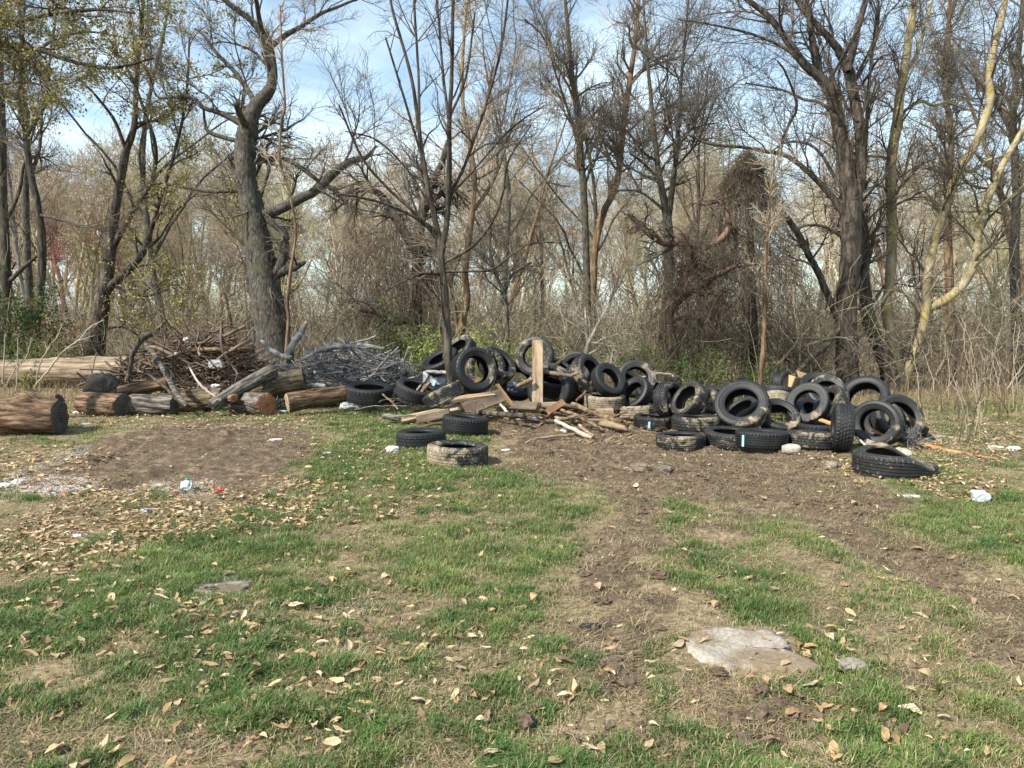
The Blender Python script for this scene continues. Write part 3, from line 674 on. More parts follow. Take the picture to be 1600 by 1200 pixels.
T(1262, 630, 66, 10.0, (-.22, -.86, .42), 'thin ring-like tyre tilted back with a big see-through hole', 1, .1, (-.2, -.5, -.9), .7)
T(1297, 634, 66, 10.1, (-.78, -.4, .48), 'tyre leaning sideways with a tan edge, right of the thin ring', 1, .16, (-.6, -.5, .6), .95)
T(1282, 608, 64, 11.3, (.05, -.58, .8), 'tyre tilted on top of the right heap in front of the big dark trunk', 1, 0, None, 1)
T(1291, 613, 58, 10.9, (.1, -.75, .6), 'dark tyre half hidden behind the thin ring-like one', 1, .05, (.2, 0, 1), .9)
T(1352, 622, 74, 10.7, (-.2, -.78, .58), 'tyre leaning at the back with dry straw showing through its hole', 0, .0, None, 1)
T(1216, 615, 52, 11.2, (.1, .2, .95), 'smooth dark tyre showing as a dome between the box and the muddy one', 1, 0, None, 1.2)
T(1210, 628, 50, 10.6, (-.1, .45, .85), 'tyre turned back to front, its pale mottled bottom up', 1, .36, (0, -.6, .6), 1.3)
T(1222, 600, 42, 11.6, (.9, -.42, .05), 'small narrow tyre standing beside the cardboard box', 2, -.1, None, 1.2)
T(1192, 613, 58, 11.6, (.0, .0, 1), 'dark tyre lying behind the widest one, only its top showing', 1, -.05, None, .8)
T(1280, 672, 72, 9.75, (.0, .03, 1), 'bluish black tyre lying behind the right end of the front row', 0, -.15, None, .85)
T(1268, 655, 62, 10.3, (.5, -.4, .7), 'dark tyre slumped under the thin ring-like one', 0, .04, None, 1)
T(1258, 640, 60, 10.7, (.5, -.1, .85), 'ribbed tyre seen through the big hole of the thin ring', 2, .03, None, 1)
T(1330, 648, 62, 10.1, (.2, -.1, .95), 'dark tyre lying between the edge-on one and the straw-filled one', 1, -.05, None, 1)
# stickers
def sticker(tyre, deg, z0, z1, wdeg, label):
    S = 6; th = np.radians(np.linspace(deg - wdeg, deg + wdeg, S)); r = TR + .004
    V = np.concatenate([np.stack((r * np.cos(th), r * np.sin(th), np.full(S, z)), 1) for z in np.linspace(z0, z1, 5)])
    i = np.arange(5 * S).reshape(5, S); Qs = np.stack((i[:-1, :-1], i[:-1, 1:], i[1:, 1:], i[1:, :-1]), -1).reshape(-1, 4)
    obj('sticker', mesh_np('sticker', V, Qs), M_sticker, tyre)
def facing_deg(tyre, dirw):
    v = tyre.rotation_quaternion.inverted() @ Vector(dirw); return math.degrees(math.atan2(v.y, v.x))
for t_ in [o for o in COL.objects if o.name.startswith('tyre') and 'stripe sticker' in o.get('label', '')]: sticker(t_, facing_deg(t_, (-.88, -.5, 0)), -.085, .06, 3.2, '')
for t_ in [o for o in COL.objects if o.name.startswith('tyre') and 'small blue sticker' in o.get('label', '')]: sticker(t_, facing_deg(t_, (-.42, -1, 0)), -.06, .05, 3.0, '')
# the crushed tyre by itself on the right: its right half folded flat, sidewall buckled into a lip
def crush_mesh(me):
    V = np.empty(len(me.vertices) * 3, np.float32); me.vertices.foreach_get('co', V); V = V.reshape(-1, 3).astype(float)
    me2 = me.copy(); x_, y_, z_ = V[:, 0].copy(), V[:, 1].copy(), V[:, 2].copy()
    rad = np.hypot(x_, y_)
    f = sstep(-.02, .3, x_)
    top = sstep(-.03, .1, z_)
    z_ = z_ - f * top * .1 + .022 * np.sin(y_ * 14 + x_ * 9) * f
    sag = sstep(.3, .16, rad) * top * sstep(-.2, .1, y_)
    z_ = z_ + .05 * top * np.exp(-((x_ + .02) / .14) ** 2) * sstep(-.05, .15, y_)
    y_ = y_ - .3 * top * sstep(-.05, .2, x_) * sstep(0, .2, y_) * sstep(.36, .2, rad)
    x_ = x_ * (1 + .16 * f); y_ = y_ * (1 - .2 * f)
    me2.vertices.foreach_set('co', np.stack((x_, y_, z_), 1).astype(np.float32).ravel()); me2.update()
    return me2
r = T(1393, 738, 116, 7.45, (.0, .0, 1), 'crushed tyre alone in the grass, its right side folded and dusty', 2, .2, (.7, -.1, .8), .95, True, crush_mesh)
r.rotation_quaternion = Euler((0, math.radians(1), math.radians(-6))).to_quaternion()
for ch in r.children: ch['mud_dir'] = [2.4, .6, 3.2]

# ------------------------------------------------------------------ logs
def log(name, p0, p1, r0, r1, label, bark, cut, seed=0, bend=.04, hollow=(False, False), oval=1.0, knob=0, cat='log', group='sawn logs'):
    rn = np.random.RandomState(seed); p0 = np.asarray(p0, float); p1 = np.asarray(p1, float)
    L = np.linalg.norm(p1 - p0); K, S = 34, 72; t = np.linspace(0, 1, K); th = np.arange(S) * 2 * PI / S
    rad = (r0 + (r1 - r0) * t)[:, None] * (1 + .05 * np.sin(2 * th + rn.uniform(0, 6)) + .03 * np.sin(3 * th + 5 * t[:, None]))
    TH, TT = np.meshgrid(th, t)
    rid = .9 * (fbm(np.cos(TH) * 3 + 20, np.sin(TH) * 3 + TT * L * 2.2, 3, seed % 90) - .5) - .55 * np.abs(fbm(TH * 9 + 1.2 * np.sin(TT * L * 4), TT * L * 2.5 + 0 * TH, 3, seed % 70) - .5)
    rad = rad * (1 + .3 * rid) * np.where(np.abs(TT - .5) > .49, .97, 1)
    for k in range(knob):
        ct, ca = rn.uniform(.2, .8), rn.uniform(0, 2 * PI)
        rad += r0 * .45 * np.exp(-((TT - ct) * L / (r0 * .6)) ** 2 - (np.minimum(np.abs(TH - ca), 2 * PI - np.abs(TH - ca)) / .5) ** 2)
    cx = np.zeros(K); by = bend * L * np.sin(PI * t + rn.uniform(-.5, .5)); by -= by[0]
    endj = r0 * .16 * (fbm(th[None] * 1.7 + seed, np.array([[3.3], [8.8]]), 3, 7) - .5)
    xx_ = np.broadcast_to((t * L)[:, None], rad.shape).copy(); xx_[0] += endj[0]; xx_[-1] += endj[1]
    V = np.stack((xx_, rad * np.cos(TH) + by[:, None], rad * np.sin(TH) * oval), -1)
    i = np.arange(K * S).reshape(K, S); Qg = np.stack((i[:-1], i[1:], np.roll(i[1:], -1, 1), np.roll(i[:-1], -1, 1)), -1).reshape(-1, 4)
    e = empty(name, p0, label, cat, group)
    dv = Vector(p1 - p0).normalized(); e.rotation_mode = 'QUATERNION'; e.rotation_quaternion = dv.to_track_quat('X', 'Z')
    obj('bark', mesh_np('log_bark', V.reshape(-1, 3), Qg[:, ::-1] * 1, None, True), bark, e)
    for end in (0, 1):
        ring = V[-1 if end else 0]; c = ring.mean(0); nr = 7; A_ = []
        for q in range(nr):
            f = (1 - q / (nr - 1)); dep = (.012 if not hollow[end] else -1.3 * r0 * (1 - f) ** .6) * (1 if end else -1) if q else 0
            if hollow[end]: ff = max(f, .0) ** .35 if q < nr - 1 else 0
            else: ff = f
            rr_ = c + (ring - c) * ff + np.array((dep, 0, 0))
            rr_ = rr_ + np.stack((rn.normal(0, .004, S) * (q > 0), np.zeros(S), np.zeros(S)), 1)
            A_.append(rr_)
        Vd = np.concatenate(A_); j = np.arange(nr * S).reshape(nr, S)
        Qd = np.stack((j[:-1], np.roll(j[:-1], -1, 1), np.roll(j[1:], -1, 1), j[1:]), -1).reshape(-1, 4)
        obj('cut_face', mesh_np('log_cut', Vd, Qd if end == 0 else Qd[:, ::-1], None, True), cut if not hollow[end] else M_cut_dark, e)
    return e
def pxr(w, Yd): return w * Yd / F / 2
def gp(px, py, Yd, r):
    p = at(px, py, Yd); return p
def lay(px0, px1, Y0, Y1, r0, r1, dz0=0.0, dz1=0.0):
    a = at(px0, 600, Y0); b_ = at(px1, 600, Y1)
    a[2] = ground_z(a[0], a[1]) + r0 * .93 + dz0; b_[2] = ground_z(b_[0], b_[1]) + r1 * .93 + dz1
    return a, b_
a_, b_ = lay(-40, 92, 9.9, 9.95, .25, .235); log('log', a_, b_, .25, .235, 'thick brown log on the left edge with a dark sawn end, by the leaf drift', M_logbark, M_cut_dark, 3, .03, knob=2)
a_, b_ = at(30, 652, 10.2), at(97, 626, 10.25); log('log', a_, b_, .14, .115, 'stub of a side limb on top of the thick log at the left edge', M_logbark, M_cut_dark, 5, .12)
a_, b_ = lay(130, 190, 12.3, 11.9, .185, .18); log('log', a_, b_, .185, .18, 'short round log with dark end, left end of the row under the brush', M_logbark, M_cut_dark, 8, .0)
a_, b_ = lay(203, 272, 12.15, 12.1, .18, .17); log('log', a_, b_, .18, .17, 'short log with peeling pale bark beneath the hollow one', M_loggrey, M_cut_dark, 10, .0, oval=.95)
log('log', at(186, 612, 12.35), at(262, 598, 12.5), .1, .11, 'hollow reddish log resting on top of two short ones', M_logbark, M_cut_dark, 12, .03, hollow=(True, False))
log('log', at(163, 606, 13.1), at(161, 612, 12.75), .27, .28, 'black charred round of wood behind the short round log', plain('charred wood', (.022, .021, .02), .7, .6, 14), M_cut_dark, 14, 0)
a_, b_ = lay(276, 345, 12.6, 12.7, .18, .2); log('log', a_, b_, .19, .2, 'dark olive log under the brush, behind the leaning grey one', M_logolive, M_cut_dark, 16, .02)
log('log', at(331, 634, 11.9), at(428, 579, 12.6), .105, .12, 'long grey log leaning up against the earth mound', M_loggrey, M_cut_dark, 18, .05)
a_, b_ = lay(366, 416, 12.55, 11.95, .17, .185); log('log', a_, b_, .165, .185, 'log with a round orange sawn face toward the clearing', M_loggrey, M_cut_org, 20, 0)
log('log', at(352, 622, 12.3), at(365, 622, 11.95), .07, .07, 'small round stub with an orange sawn face, beside the bigger orange one', M_loggrey, M_cut_org, 21, 0)
log('log', at(385, 613, 12.7), at(476, 591, 12.9), .17, .2, 'large olive barked log with a dark hollow end in the middle of the logs', M_logolive, M_cut_dark, 22, .03, hollow=(False, True), knob=1)
log('log', at(449, 629, 11.9), at(540, 615, 12.3), .15, .125, 'brown log pointing at the leftmost tyre, right end of the log row', M_logbark, M_cut_tan, 24, .04, knob=1)
a_, b_ = lay(-30, 205, 17.3, 16.9, .26, .33, .05, .1); log('fallen_trunk', a_, b_, .3, .34, 'long bleached fallen trunk without bark, lying behind the logs', M_bare, M_cut_tan, 26, .01, cat='fallen trunk', group=None)
a_, b_ = lay(205, 228, 17.0, 16.9, .2, .2, .05, .1)
# ------------------------------------------------------------------ sticks and brush
def stick_mesh(seed, L=1.0, r=.012, forks=2, wig=.12):
    rn = np.random.RandomState(seed); K = 9; P_ = np.zeros((1, K, 3)); d = np.array((1., 0, 0))
    for k in range(1, K):
        P_[0, k] = P_[0, k - 1] + d * L / (K - 1); d = unit(d + rn.normal(0, wig, 3))
    P_ -= P_.mean(1, keepdims=True)
    R_ = np.linspace(r, r * .45, K)[None]
    A_ = Acc(); V, Qg = tubes(P_, R_, 7); A_.add(V, Qg)
    for V0, rr, cc in ((V[:7], 0, 1), (V[-7:], 0, -1)):
        A_.add(np.vstack((V0, V0.mean(0))), None, [[k, (k + 1) % 7, 7][::cc] for k in range(7)])
    if forks:
        Pf, Rf = spawn(P_, R_, forks, rn, t=(.3, .9), L=(.25, .6), ang=(38, 10), up=0, rr=.6, K=5, wig=.15, rtip=r * .25)
        V, Qg = tubes(Pf, Rf, 5); A_.add(V, Qg)
    return A_.mesh('stick')
def sticks(n, protos_, cen, half, mat, label, group, rng_, tilt=.2, yawsd=.5, smin=.6, smax=1.5, name='stick'):
    for k in range(n):
        u = rng_.uniform(-1, 1); v = rng_.uniform(-1, 1); hh = max(0, 1 - .6 * abs(u) ** 3 - .3 * v * v) * (.5 + .9 * float(fbm(np.array([u * 2.2 + cen[0]]), np.array([v * 1.5]), 2, 13)[0]))
        x_, y_ = cen[0] + u * half[0], cen[1] + v * half[1]
        # the front and top of the heap show most
        z_ = float(ground_z(x_, y_)) + half[2] * hh * (rng_.uniform(0, 1) ** .6 if v < .2 else rng_.uniform(.5, 1.0))
        o = bpy.data.objects.new(name, protos_[k % len(protos_)]); COL.objects.link(o)
        o.location = (x_, y_, z_ + .02); s_ = rng_.uniform(smin, smax)
        o.rotation_euler = (rng_.uniform(0, 6.28), rng_.normal(0, tilt) + .25 * u, rng_.normal(0, yawsd) + (PI if rng_.uniform() < .5 else 0))
        o.scale = (s_, s_, s_)
        tag(o, label, 'stick', group)
r5 = np.random.RandomState(51)
gs = [stick_mesh(100 + k, 1.0, .010 + .0055 * (k % 4), k % 4, .13) for k in range(12)]
for me in gs: me.materials.append(M_tw_grey)
bs = [stick_mesh(200 + k, .9, .010 + .005 * (k % 4), k % 4, .16) for k in range(12)]
M_tw_bsh = twig_mat('brown brush', (.06, .042, .03), (.14, .1, .072), (.26, .2, .15))
for me in bs: me.materials.append(M_tw_bsh)
cg = at(553, 590, 13.9); cg[2] = 0
sticks(122, gs, cg, (1.3, .75, .92), M_tw_grey, 'grey weathered stick tangled in the tall brush heap left of the tyres', 'grey sticks of the brush heap', r5, .3, .75, .45, 1.6)
cb_ = at(292, 590, 14.1); cb_[2] = 0
sticks(112, bs, cb_, (1.5, .6, .82), M_tw_bsh, 'brown stick tangled in the brush heap over the sawn logs', 'brown sticks of the brush heap', r5, .32, .75, .45, 1.6)
cd_ = at(650, 625, 12.4); cd_[2] = 0
sticks(18, gs, cd_, (.8, .5, .3), M_tw_grey, 'grey stick lying around the feet of the left tyres', 'grey sticks under the left tyres', r5, .1, .5, .4, .9)
cw_ = at(815, 640, 10.9); cw_[2] = 0
ws = [stick_mesh(260 + k, .7, .014 + .006 * (k % 4), k % 2, .08) for k in range(8)]
for k, me in enumerate(ws): me.materials.append([M_dark, M_brown, M_woodd, M_tw_bsh][k % 4])
sticks(40, ws, cw_, (1.35, .5, .16), M_dark, 'broken brown stick in the wood litter in front of the tyre pile', 'broken sticks in front of the tyre pile', r5, .1, .6, .4, 1.2)
def twig_tangle(name, cen, half, n, mat, label, rs, L=(.3, .8)):
    u = rs.uniform(-1, 1, n); v = rs.uniform(-1, 1, n); hh = np.maximum(0, 1 - .6 * np.abs(u) ** 3 - .3 * v * v) * (.5 + .9 * fbm(u * 2.2 + cen[0], v * 1.5, 2, 13))
    x_, y_ = cen[0] + u * half[0], cen[1] + v * half[1]; z_ = ground_z(x_, y_) + half[2] * hh * rs.uniform(0, 1.02, n)
    K = 5; P_ = np.empty((n, K, 3)); d = unit(np.stack((rs.normal(0, 1, n), rs.normal(0, .5, n), rs.normal(0, .35, n)), 1)); ln_ = rs.uniform(*L, n)
    P_[:, 0] = np.stack((x_, y_, z_), 1) - d * ln_[:, None] * .5
    for k in range(1, K): P_[:, k] = P_[:, k - 1] + d * ln_[:, None] / (K - 1); d = unit(d + rs.normal(0, .22, (n, 3)))
    V, Qg = tubes(P_, np.linspace(.006, .003, K)[None] * (rs.uniform(.6, 1.3, (n, 1)) + rs.uniform(1.2, 2.8, (n, 1)) * (rs.uniform(0, 1, (n, 1)) < .3)), 5)
    o = obj(name, mesh_np(name, V, Qg), mat); tag(o, label, kind='stuff')
twig_tangle('brush_twigs', cg, (1.3, .8, .9), 1500, M_tw_grey, 'fine grey twigs filling the tall brush heap', r5)
twig_tangle('brush_twigs', cb_, (1.55, .65, .8), 1500, M_tw_bsh, 'fine brown twigs filling the heap over the logs', r5)
def branch(name, pts, label, mat, wob=.004, seed=0, twigs=6, S=8, cat='branch', group=None):
    """pts: (px, py, Y, width px)"""
    rn = np.random.RandomState(seed); P3 = np.array([at(a, b, c) for a, b, c, d in pts]); R3 = np.array([pxr(d, c) for a, b, c, d in pts])
    p = catmull(P3, 6); r_ = np.interp(np.linspace(0, 1, len(p)), np.linspace(0, 1, len(R3)), R3)
    p[1:-1] += rn.normal(0, wob, p[1:-1].shape); A_ = Acc(); V, Qg = tubes(p[None], r_[None] * (1 + rn.normal(0, .04, (1, len(p)))), S); A_.add(V, Qg)
    for V0, cc in ((V[:S], 1), (V[-S:], -1)): A_.add(np.vstack((V0, V0.mean(0))), None, [[k, (k + 1) % S, S][::cc] for k in range(S)])
    if twigs:
        pp, rr_ = resample(p, r_, 12); Pf, Rf = spawn(pp[None], rr_[None], twigs, rn, t=(.3, .97), L=(.15, .4), ang=(40, 12), up=.1, rr=.5, K=5, wig=.2, rtip=.002)
        V, Qg = tubes(Pf, Rf, 5); A_.add(V, Qg)
    base = P3[0]; o = obj(name, A_.mesh(name, True, base), mat); o.location = base
    return tag(o, label, cat, group)
B = branch
B('branch', [(200, 592, 13.3, 6), (208, 552, 13.2, 8), (222, 530, 13.2, 10), (237, 521, 13.3, 9)], 'crooked olive branch rising out of the brown brush heap', M_grey, .006, 1, 3)
B('branch', [(228, 538, 13.0, 6), (246, 560, 12.6, 8), (262, 590, 12.2, 8), (276, 615, 11.9, 9), (292, 634, 11.7, 6)], 'long grey branch slanting down over the short logs', M_loggrey, .006, 2, 3)
B('branch', [(232, 585, 12.4, 4), (255, 602, 12.1, 5), (275, 622, 11.9, 5), (288, 634, 11.8, 4)], 'thin dark branch beside the slanting grey one', M_dark, .005, 3, 2)
B('branch', [(295, 572, 12.8, 3), (312, 600, 12.4, 4), (330, 615, 12.1, 4), (345, 626, 11.9, 3)], 'thin tan forked twig in front of the dark olive log', M_tw_pale, .005, 4, 4)
B('branch', [(345, 510, 13.6, 4), (347, 545, 13.4, 4), (358, 565, 13.2, 3), (372, 585, 13.0, 3)], 'bent brown branch hanging over the earth mound', M_tw_bsh, .005, 5, 3)
B('branch', [(290, 548, 13.7, 5), (330, 546, 13.6, 7), (370, 546, 13.6, 8), (398, 545, 13.7, 9)], 'straight brown pole lying across the top of the earth mound', M_brown, .005, 6, 2)
B('branch', [(408, 532, 13.7, 5), (425, 548, 13.5, 7), (445, 557, 13.4, 8), (455, 560, 13.3, 8)], 'pale grey branch curving from the grey heap toward the mound', M_tw_grey, .005, 7, 2)
B('branch', [(449, 556, 13.4, 12), (458, 538, 13.4, 11), (470, 520, 13.5, 10), (480, 503, 13.5, 6)], 'stout grey broken limb pointing up from the grey brush heap', M_tw_grey, .005, 8, 1)
B('branch', [(470, 562, 13.3, 6), (510, 545, 13.2, 8), (560, 540, 13.3, 8), (600, 545, 13.4, 6)], 'long grey limb lying along the top of the grey brush heap', M_tw_grey, .006, 9, 4)
B('branch', [(475, 604, 13.0, 7), (490, 602, 12.9, 8), (508, 604, 12.9, 8)], 'short grey limb at the foot of the grey brush heap', M_tw_grey, .004, 10, 0)
B('branch', [(666, 580, 12.3, 5), (690, 582, 12.0, 6), (705, 583, 11.9, 5)], 'grey stick lying across behind the small tree trunk', M_tw_grey, .004, 11, 1)
B('branch', [(650, 612, 12.2, 4), (668, 588, 12.3, 4), (675, 575, 12.4, 4)], 'pale stick leaning out of the ribbed tilted tyre', M_tw_pale, .003, 12, 0)
B('branch', [(655, 622, 11.7, 8), (664, 606, 11.9, 8), (672, 598, 12.0, 6)], 'short thick stick inside the tilted ribbed tyre', M_brown, .003, 13, 0)
B('branch', [(848, 580, 11.3, 5), (868, 584, 11.2, 7), (890, 587, 11.2, 6), (900, 584, 11.2, 5)], 'crooked stick crossing behind the upright board', M_tw_bsh, .004, 14, 2)
B('branch', [(808, 603, 11.1, 6), (820, 598, 11.0, 7), (831, 592, 11.0, 7)], 'short broken stick poking left of the upright board', M_brown, .003, 15, 0)
B('branch', [(848, 572, 11.8, 7), (866, 570, 11.9, 8), (877, 564, 12.0, 5)], 'bark covered stub beside the topmost tyre', M_brown, .004, 16, 0)
B('branch', [(894, 631, 10.9, 7), (920, 642, 10.6, 8), (955, 655, 10.3, 9), (982, 664, 10.1, 8)], 'long brown pole sloping down toward the flat stickered tyre', M_brown, .005, 17, 1)
B('branch', [(744, 645, 10.9, 8), (770, 646, 10.7, 9), (800, 649, 10.5, 9), (820, 651, 10.4, 6)], 'dark pole lying on the ground under the upright board', M_dark, .004, 18, 1)
B('branch', [(868, 657, 10.2, 6), (890, 668, 9.9, 6), (912, 679, 9.6, 8), (925, 684, 9.5, 5)], 'pale split branch lying on the mud in front of the boards', M_tw_pale, .004, 19, 0)
B('branch', [(834, 686, 9.4, 4), (860, 683, 9.5, 5), (896, 679, 9.6, 4)], 'thin pale stick lying level on the mud', M_wood, .003, 20, 0)
B('branch', [(875, 640, 10.6, 5), (905, 651, 10.3, 6), (935, 668, 10.0, 5), (945, 672, 9.9, 4)], 'brown stick in the middle of the scattered wood', M_brown, .004, 21, 2)
B('branch', [(900, 650, 10.2, 5), (880, 655, 10.1, 6), (868, 652, 10.3, 5)], 'short curved tan stick among the scattered wood', M_wood, .004, 22, 0)
B('branch', [(782, 632, 11.0, 4), (790, 641, 10.8, 5), (795, 650, 10.6, 4)], 'small bent pale stick below the reddish lath', M_tw_pale, .003, 23, 0)
B('branch', [(905, 664, 9.9, 5), (917, 675, 9.7, 6), (928, 682, 9.5, 5)], 'short split pale chunk beside the scattered wood', M_wood, .003, 24, 0)
B('branch', [(598, 616, 11.9, 3), (612, 628, 11.6, 3), (622, 640, 11.3, 3)], 'thin curved brown twig in front of the leftmost tyre', M_brown, .004, 25, 1)
B('branch', [(600, 650, 11.0, 10), (625, 653, 10.9, 10), (650, 652, 10.9, 8)], 'grey weathered log end under the left tyres', M_loggrey, .004, 26, 2)
B('branch', [(900, 626, 11.0, 4), (910, 618, 11.1, 5), (916, 612, 11.2, 4)], 'short stick leaning beside the mud plastered flat tyre', M_brown, .003, 27, 0)
B('branch', [(1266, 740, 7.9, 3), (1272, 730, 8.1, 4), (1278, 722, 8.3, 3)], 'small pale twig standing in the churned mud', M_tw_pale, .003, 28, 0)
B('branch', [(1338, 683, 8.7, 3), (1352, 695, 8.5, 4), (1366, 707, 8.4, 3)], 'thin tan stick leaning on the upright dark-holed tyre', M_tw_pale, .003, 29, 0)
B('branch', [(1000, 592, 12.3, 6), (1020, 585, 12.4, 5), (1045, 585, 12.6, 5), (1052, 588, 12.6, 3)], 'pale curved branch behind the arched open tyre', M_tw_pale, .004, 30, 2)
B('branch', [(300, 1095, 3.05, 3), (315, 1105, 3.0, 4), (345, 1118, 2.95, 4), (352, 1130, 2.9, 2)], 'small grey twig lying in the near grass', M_tw_grey, .002, 31, 4)
B('branch', [(395, 760, 7.2, 9), (360, 758, 7.25, 9), (338, 756, 7.3, 8)], 'dark rotten stick lying by the red scrap', M_dark, .004, 32, 0)
B('branch', [(100, 785, 6.5, 8), (130, 788, 6.4, 10), (165, 800, 6.2, 8)], 'dark decayed branch in the leaves on the left', M_dark, .004, 33, 0)
B('branch', [(1526, 1120, 3.0, 2), (1545, 1112, 3.05, 3), (1560, 1100, 3.1, 2)], 'thin dark twig in the grass at the lower right', M_dark, .002, 34, 1)
# ------------------------------------------------------------------ boards
def plank(name, pa, pb, w, th, label, mat, roll=0.0, seed=0, jag=.0, cat='board', group=None, nrm=None):
    rn = np.random.RandomState(seed); pa = np.asarray(pa, float); pb = np.asarray(pb, float); L = np.linalg.norm(pb - pa); K = 14
    xs_ = np.linspace(0, L, K); sec = [(-.5, -.42), (-.46, -.5), (.46, -.5), (.5, -.42), (.5, .42), (.46, .5), (-.46, .5), (-.5, .42)]
    V = []
    for k, x_ in enumerate(xs_):
        for j, (a, c) in enumerate(sec):
            ex = jag * rn.uniform(-1, 1) * (k in (0, K - 1))
            V.append((x_ + ex, a * w * (1 + rn.normal(0, .012)) + .01 * w * math.sin(k), c * th * (1 + rn.normal(0, .03))))
    V = np.array(V); i = np.arange(K * 8).reshape(K, 8)
    Qg = np.stack((i[:-1], i[1:], np.roll(i[1:], -1, 1), np.roll(i[:-1], -1, 1)), -1).reshape(-1, 4)
    n0 = len(V); V = np.vstack((V, V[:8].mean(0), V[-8:].mean(0)))
    Tg = [[k, (k + 1) % 8, n0] for k in range(8)] + [[n0 - 8 + (k + 1) % 8, n0 - 8 + k, n0 + 1] for k in range(8)]
    o = obj(name, mesh_np(name, V, Qg[:, ::-1], Tg, False), mat); o.location = pa; o.rotation_mode = 'QUATERNION'
    o.rotation_quaternion = Vector(pb - pa).to_track_quat('X', 'Z') @ Euler((roll, 0, 0)).to_quaternion()
    if nrm is not None:
        X_ = Vector(pb - pa).normalized(); Z_ = Vector(nrm); Z_ = (Z_ - X_ * Z_.dot(X_)).normalized(); Y_ = Z_.cross(X_)
        o.rotation_quaternion = Matrix((X_, Y_, Z_)).transposed().to_quaternion()
    return tag(o, label, cat, group)
P = plank
P('board', at(840, 637, 11.0), at(840, 532, 11.25), .155, .045, 'weathered board standing upright in the middle of the tyre pile', M_wood, 0, 1, .012, nrm=(-.12, -1, .1))
P('board', at(628, 656, 10.85), at(722, 636, 11.1), .13, .05, 'tan board lying in front of the left tyres', M_wood, .5, 2, .02)
P('board', at(652, 660, 10.8), at(704, 648, 10.9), .15, .12, 'rotten stump of timber under the tan board', M_woodd, .7, 3, .03)
P('board', at(706, 625, 11.0), at(770, 617, 11.1), .11, .06, 'split pale board below the big standing tyre', M_wood, .3, 4, .05)
P('board', at(726, 640, 10.95), at(786, 617, 11.1), .2, .04, 'dark broad board tilted behind the short post', M_woodd, 1.1, 5, .03)
P('board', at(739, 655, 10.7), at(740, 626, 10.75), .06, .05, 'short dark post behind the black tyre at the grass edge', M_woodd, 0, 6, .01, 'post', nrm=(0, -1, 0))
P('board', at(806, 640, 10.8), at(778, 602, 11.2), .06, .03, 'reddish lath leaning left of the upright board', M_woodr, 1.2, 7, .02)
P('board', at(802, 635, 10.8), at(841, 637, 10.6), .13, .1, 'dark timber with a broken orange tip at the upright board foot', M_woodd, .9, 8, .04)
P('board', at(856, 643, 10.5), at(880, 628, 10.6), .09, .03, 'reddish brown scrap of board tilted on the wood litter', M_woodr, 1.2, 9, .02)
P('board', at(846, 632, 10.9), at(878, 631, 10.8), .06, .05, 'short tan round post lying right of the upright board', M_wood, .2, 10, .02)
P('board', at(930, 645, 11.0), at(957, 644, 11.0), .12, .13, 'pale wood block under the mud plastered flat tyre', M_wood, .1, 11, .01, 'wood block')
P('board', at(940, 660, 10.3), at(978, 668, 10.1), .09, .05, 'pale split slab beside the long brown pole', M_wood, .3, 12, .04)
P('board', at(1352, 689, 8.75), at(1420, 716, 8.1), .07, .025, 'grey plank leaning from the dark-holed tyre to the ground', M_woodg, .5, 13, .01)
P('board', at(1430, 692, 9.2), at(1468, 702, 8.9), .06, .04, 'short orange board at the right end of the tyre pile', M_woodo, .3, 14, .02)
P('board', at(1455, 700, 8.95), at(1640, 736, 7.7), .055, .035, 'long reddish board running out to the right edge', M_woodo, .3, 15, .01)
P('board', at(1450, 680, 9.9), at(1600, 700, 9.1), .06, .03, 'grey lath lying in the litter on the right', M_woodg, .2, 16, .01)
P('board', at(1282, 656, 9.3), at(1300, 662, 9.1), .05, .02, 'orange scrap of lath between the leaning tyres', M_woodo, .3, 17, .01)
P('board', at(1362, 672, 9.5), at(1384, 680, 9.4), .05, .02, 'orange scrap seen inside the upright dark-holed tyre', M_woodo, .3, 18, .01)
P('board', at(714, 652, 10.7), at(734, 651, 10.6), .05, .03, 'short cream lath behind the black tyre at the grass edge', M_wood, .1, 19, .01)
P('board', at(740, 600, 11.6), at(762, 588, 11.9), .04, .02, 'orange lath inside the big standing tyre', M_woodo, .2, 20, .01)
cr = np.random.RandomState(77); chips = [mesh_np('chip', *(lambda V_, T_: (V_ * np.array((.09, .02, .012)) * (1 + cr.normal(0, .25, (len(V_), 1))), None, T_))(I1, I1T), smooth=False) for k in range(4)]
for me in chips: me.materials.append(M_wood)
for k in range(60):
    p_ = gpt(cr.uniform(800, 985), cr.uniform(650, 695)); o = bpy.data.objects.new('wood_chip', chips[k % 4]); COL.objects.link(o)
    o.location = (p_[0], p_[1], float(ground_z(p_[0], p_[1])) + .015); o.rotation_euler = (0, cr.normal(0, .2), cr.uniform(0, 6.3)); s_ = cr.uniform(.5, 1.5); o.scale = (s_,) * 3
    tag(o, 'splintered wood chip on the mud in front of the tyre pile', 'wood chip', 'wood chips on the mud')
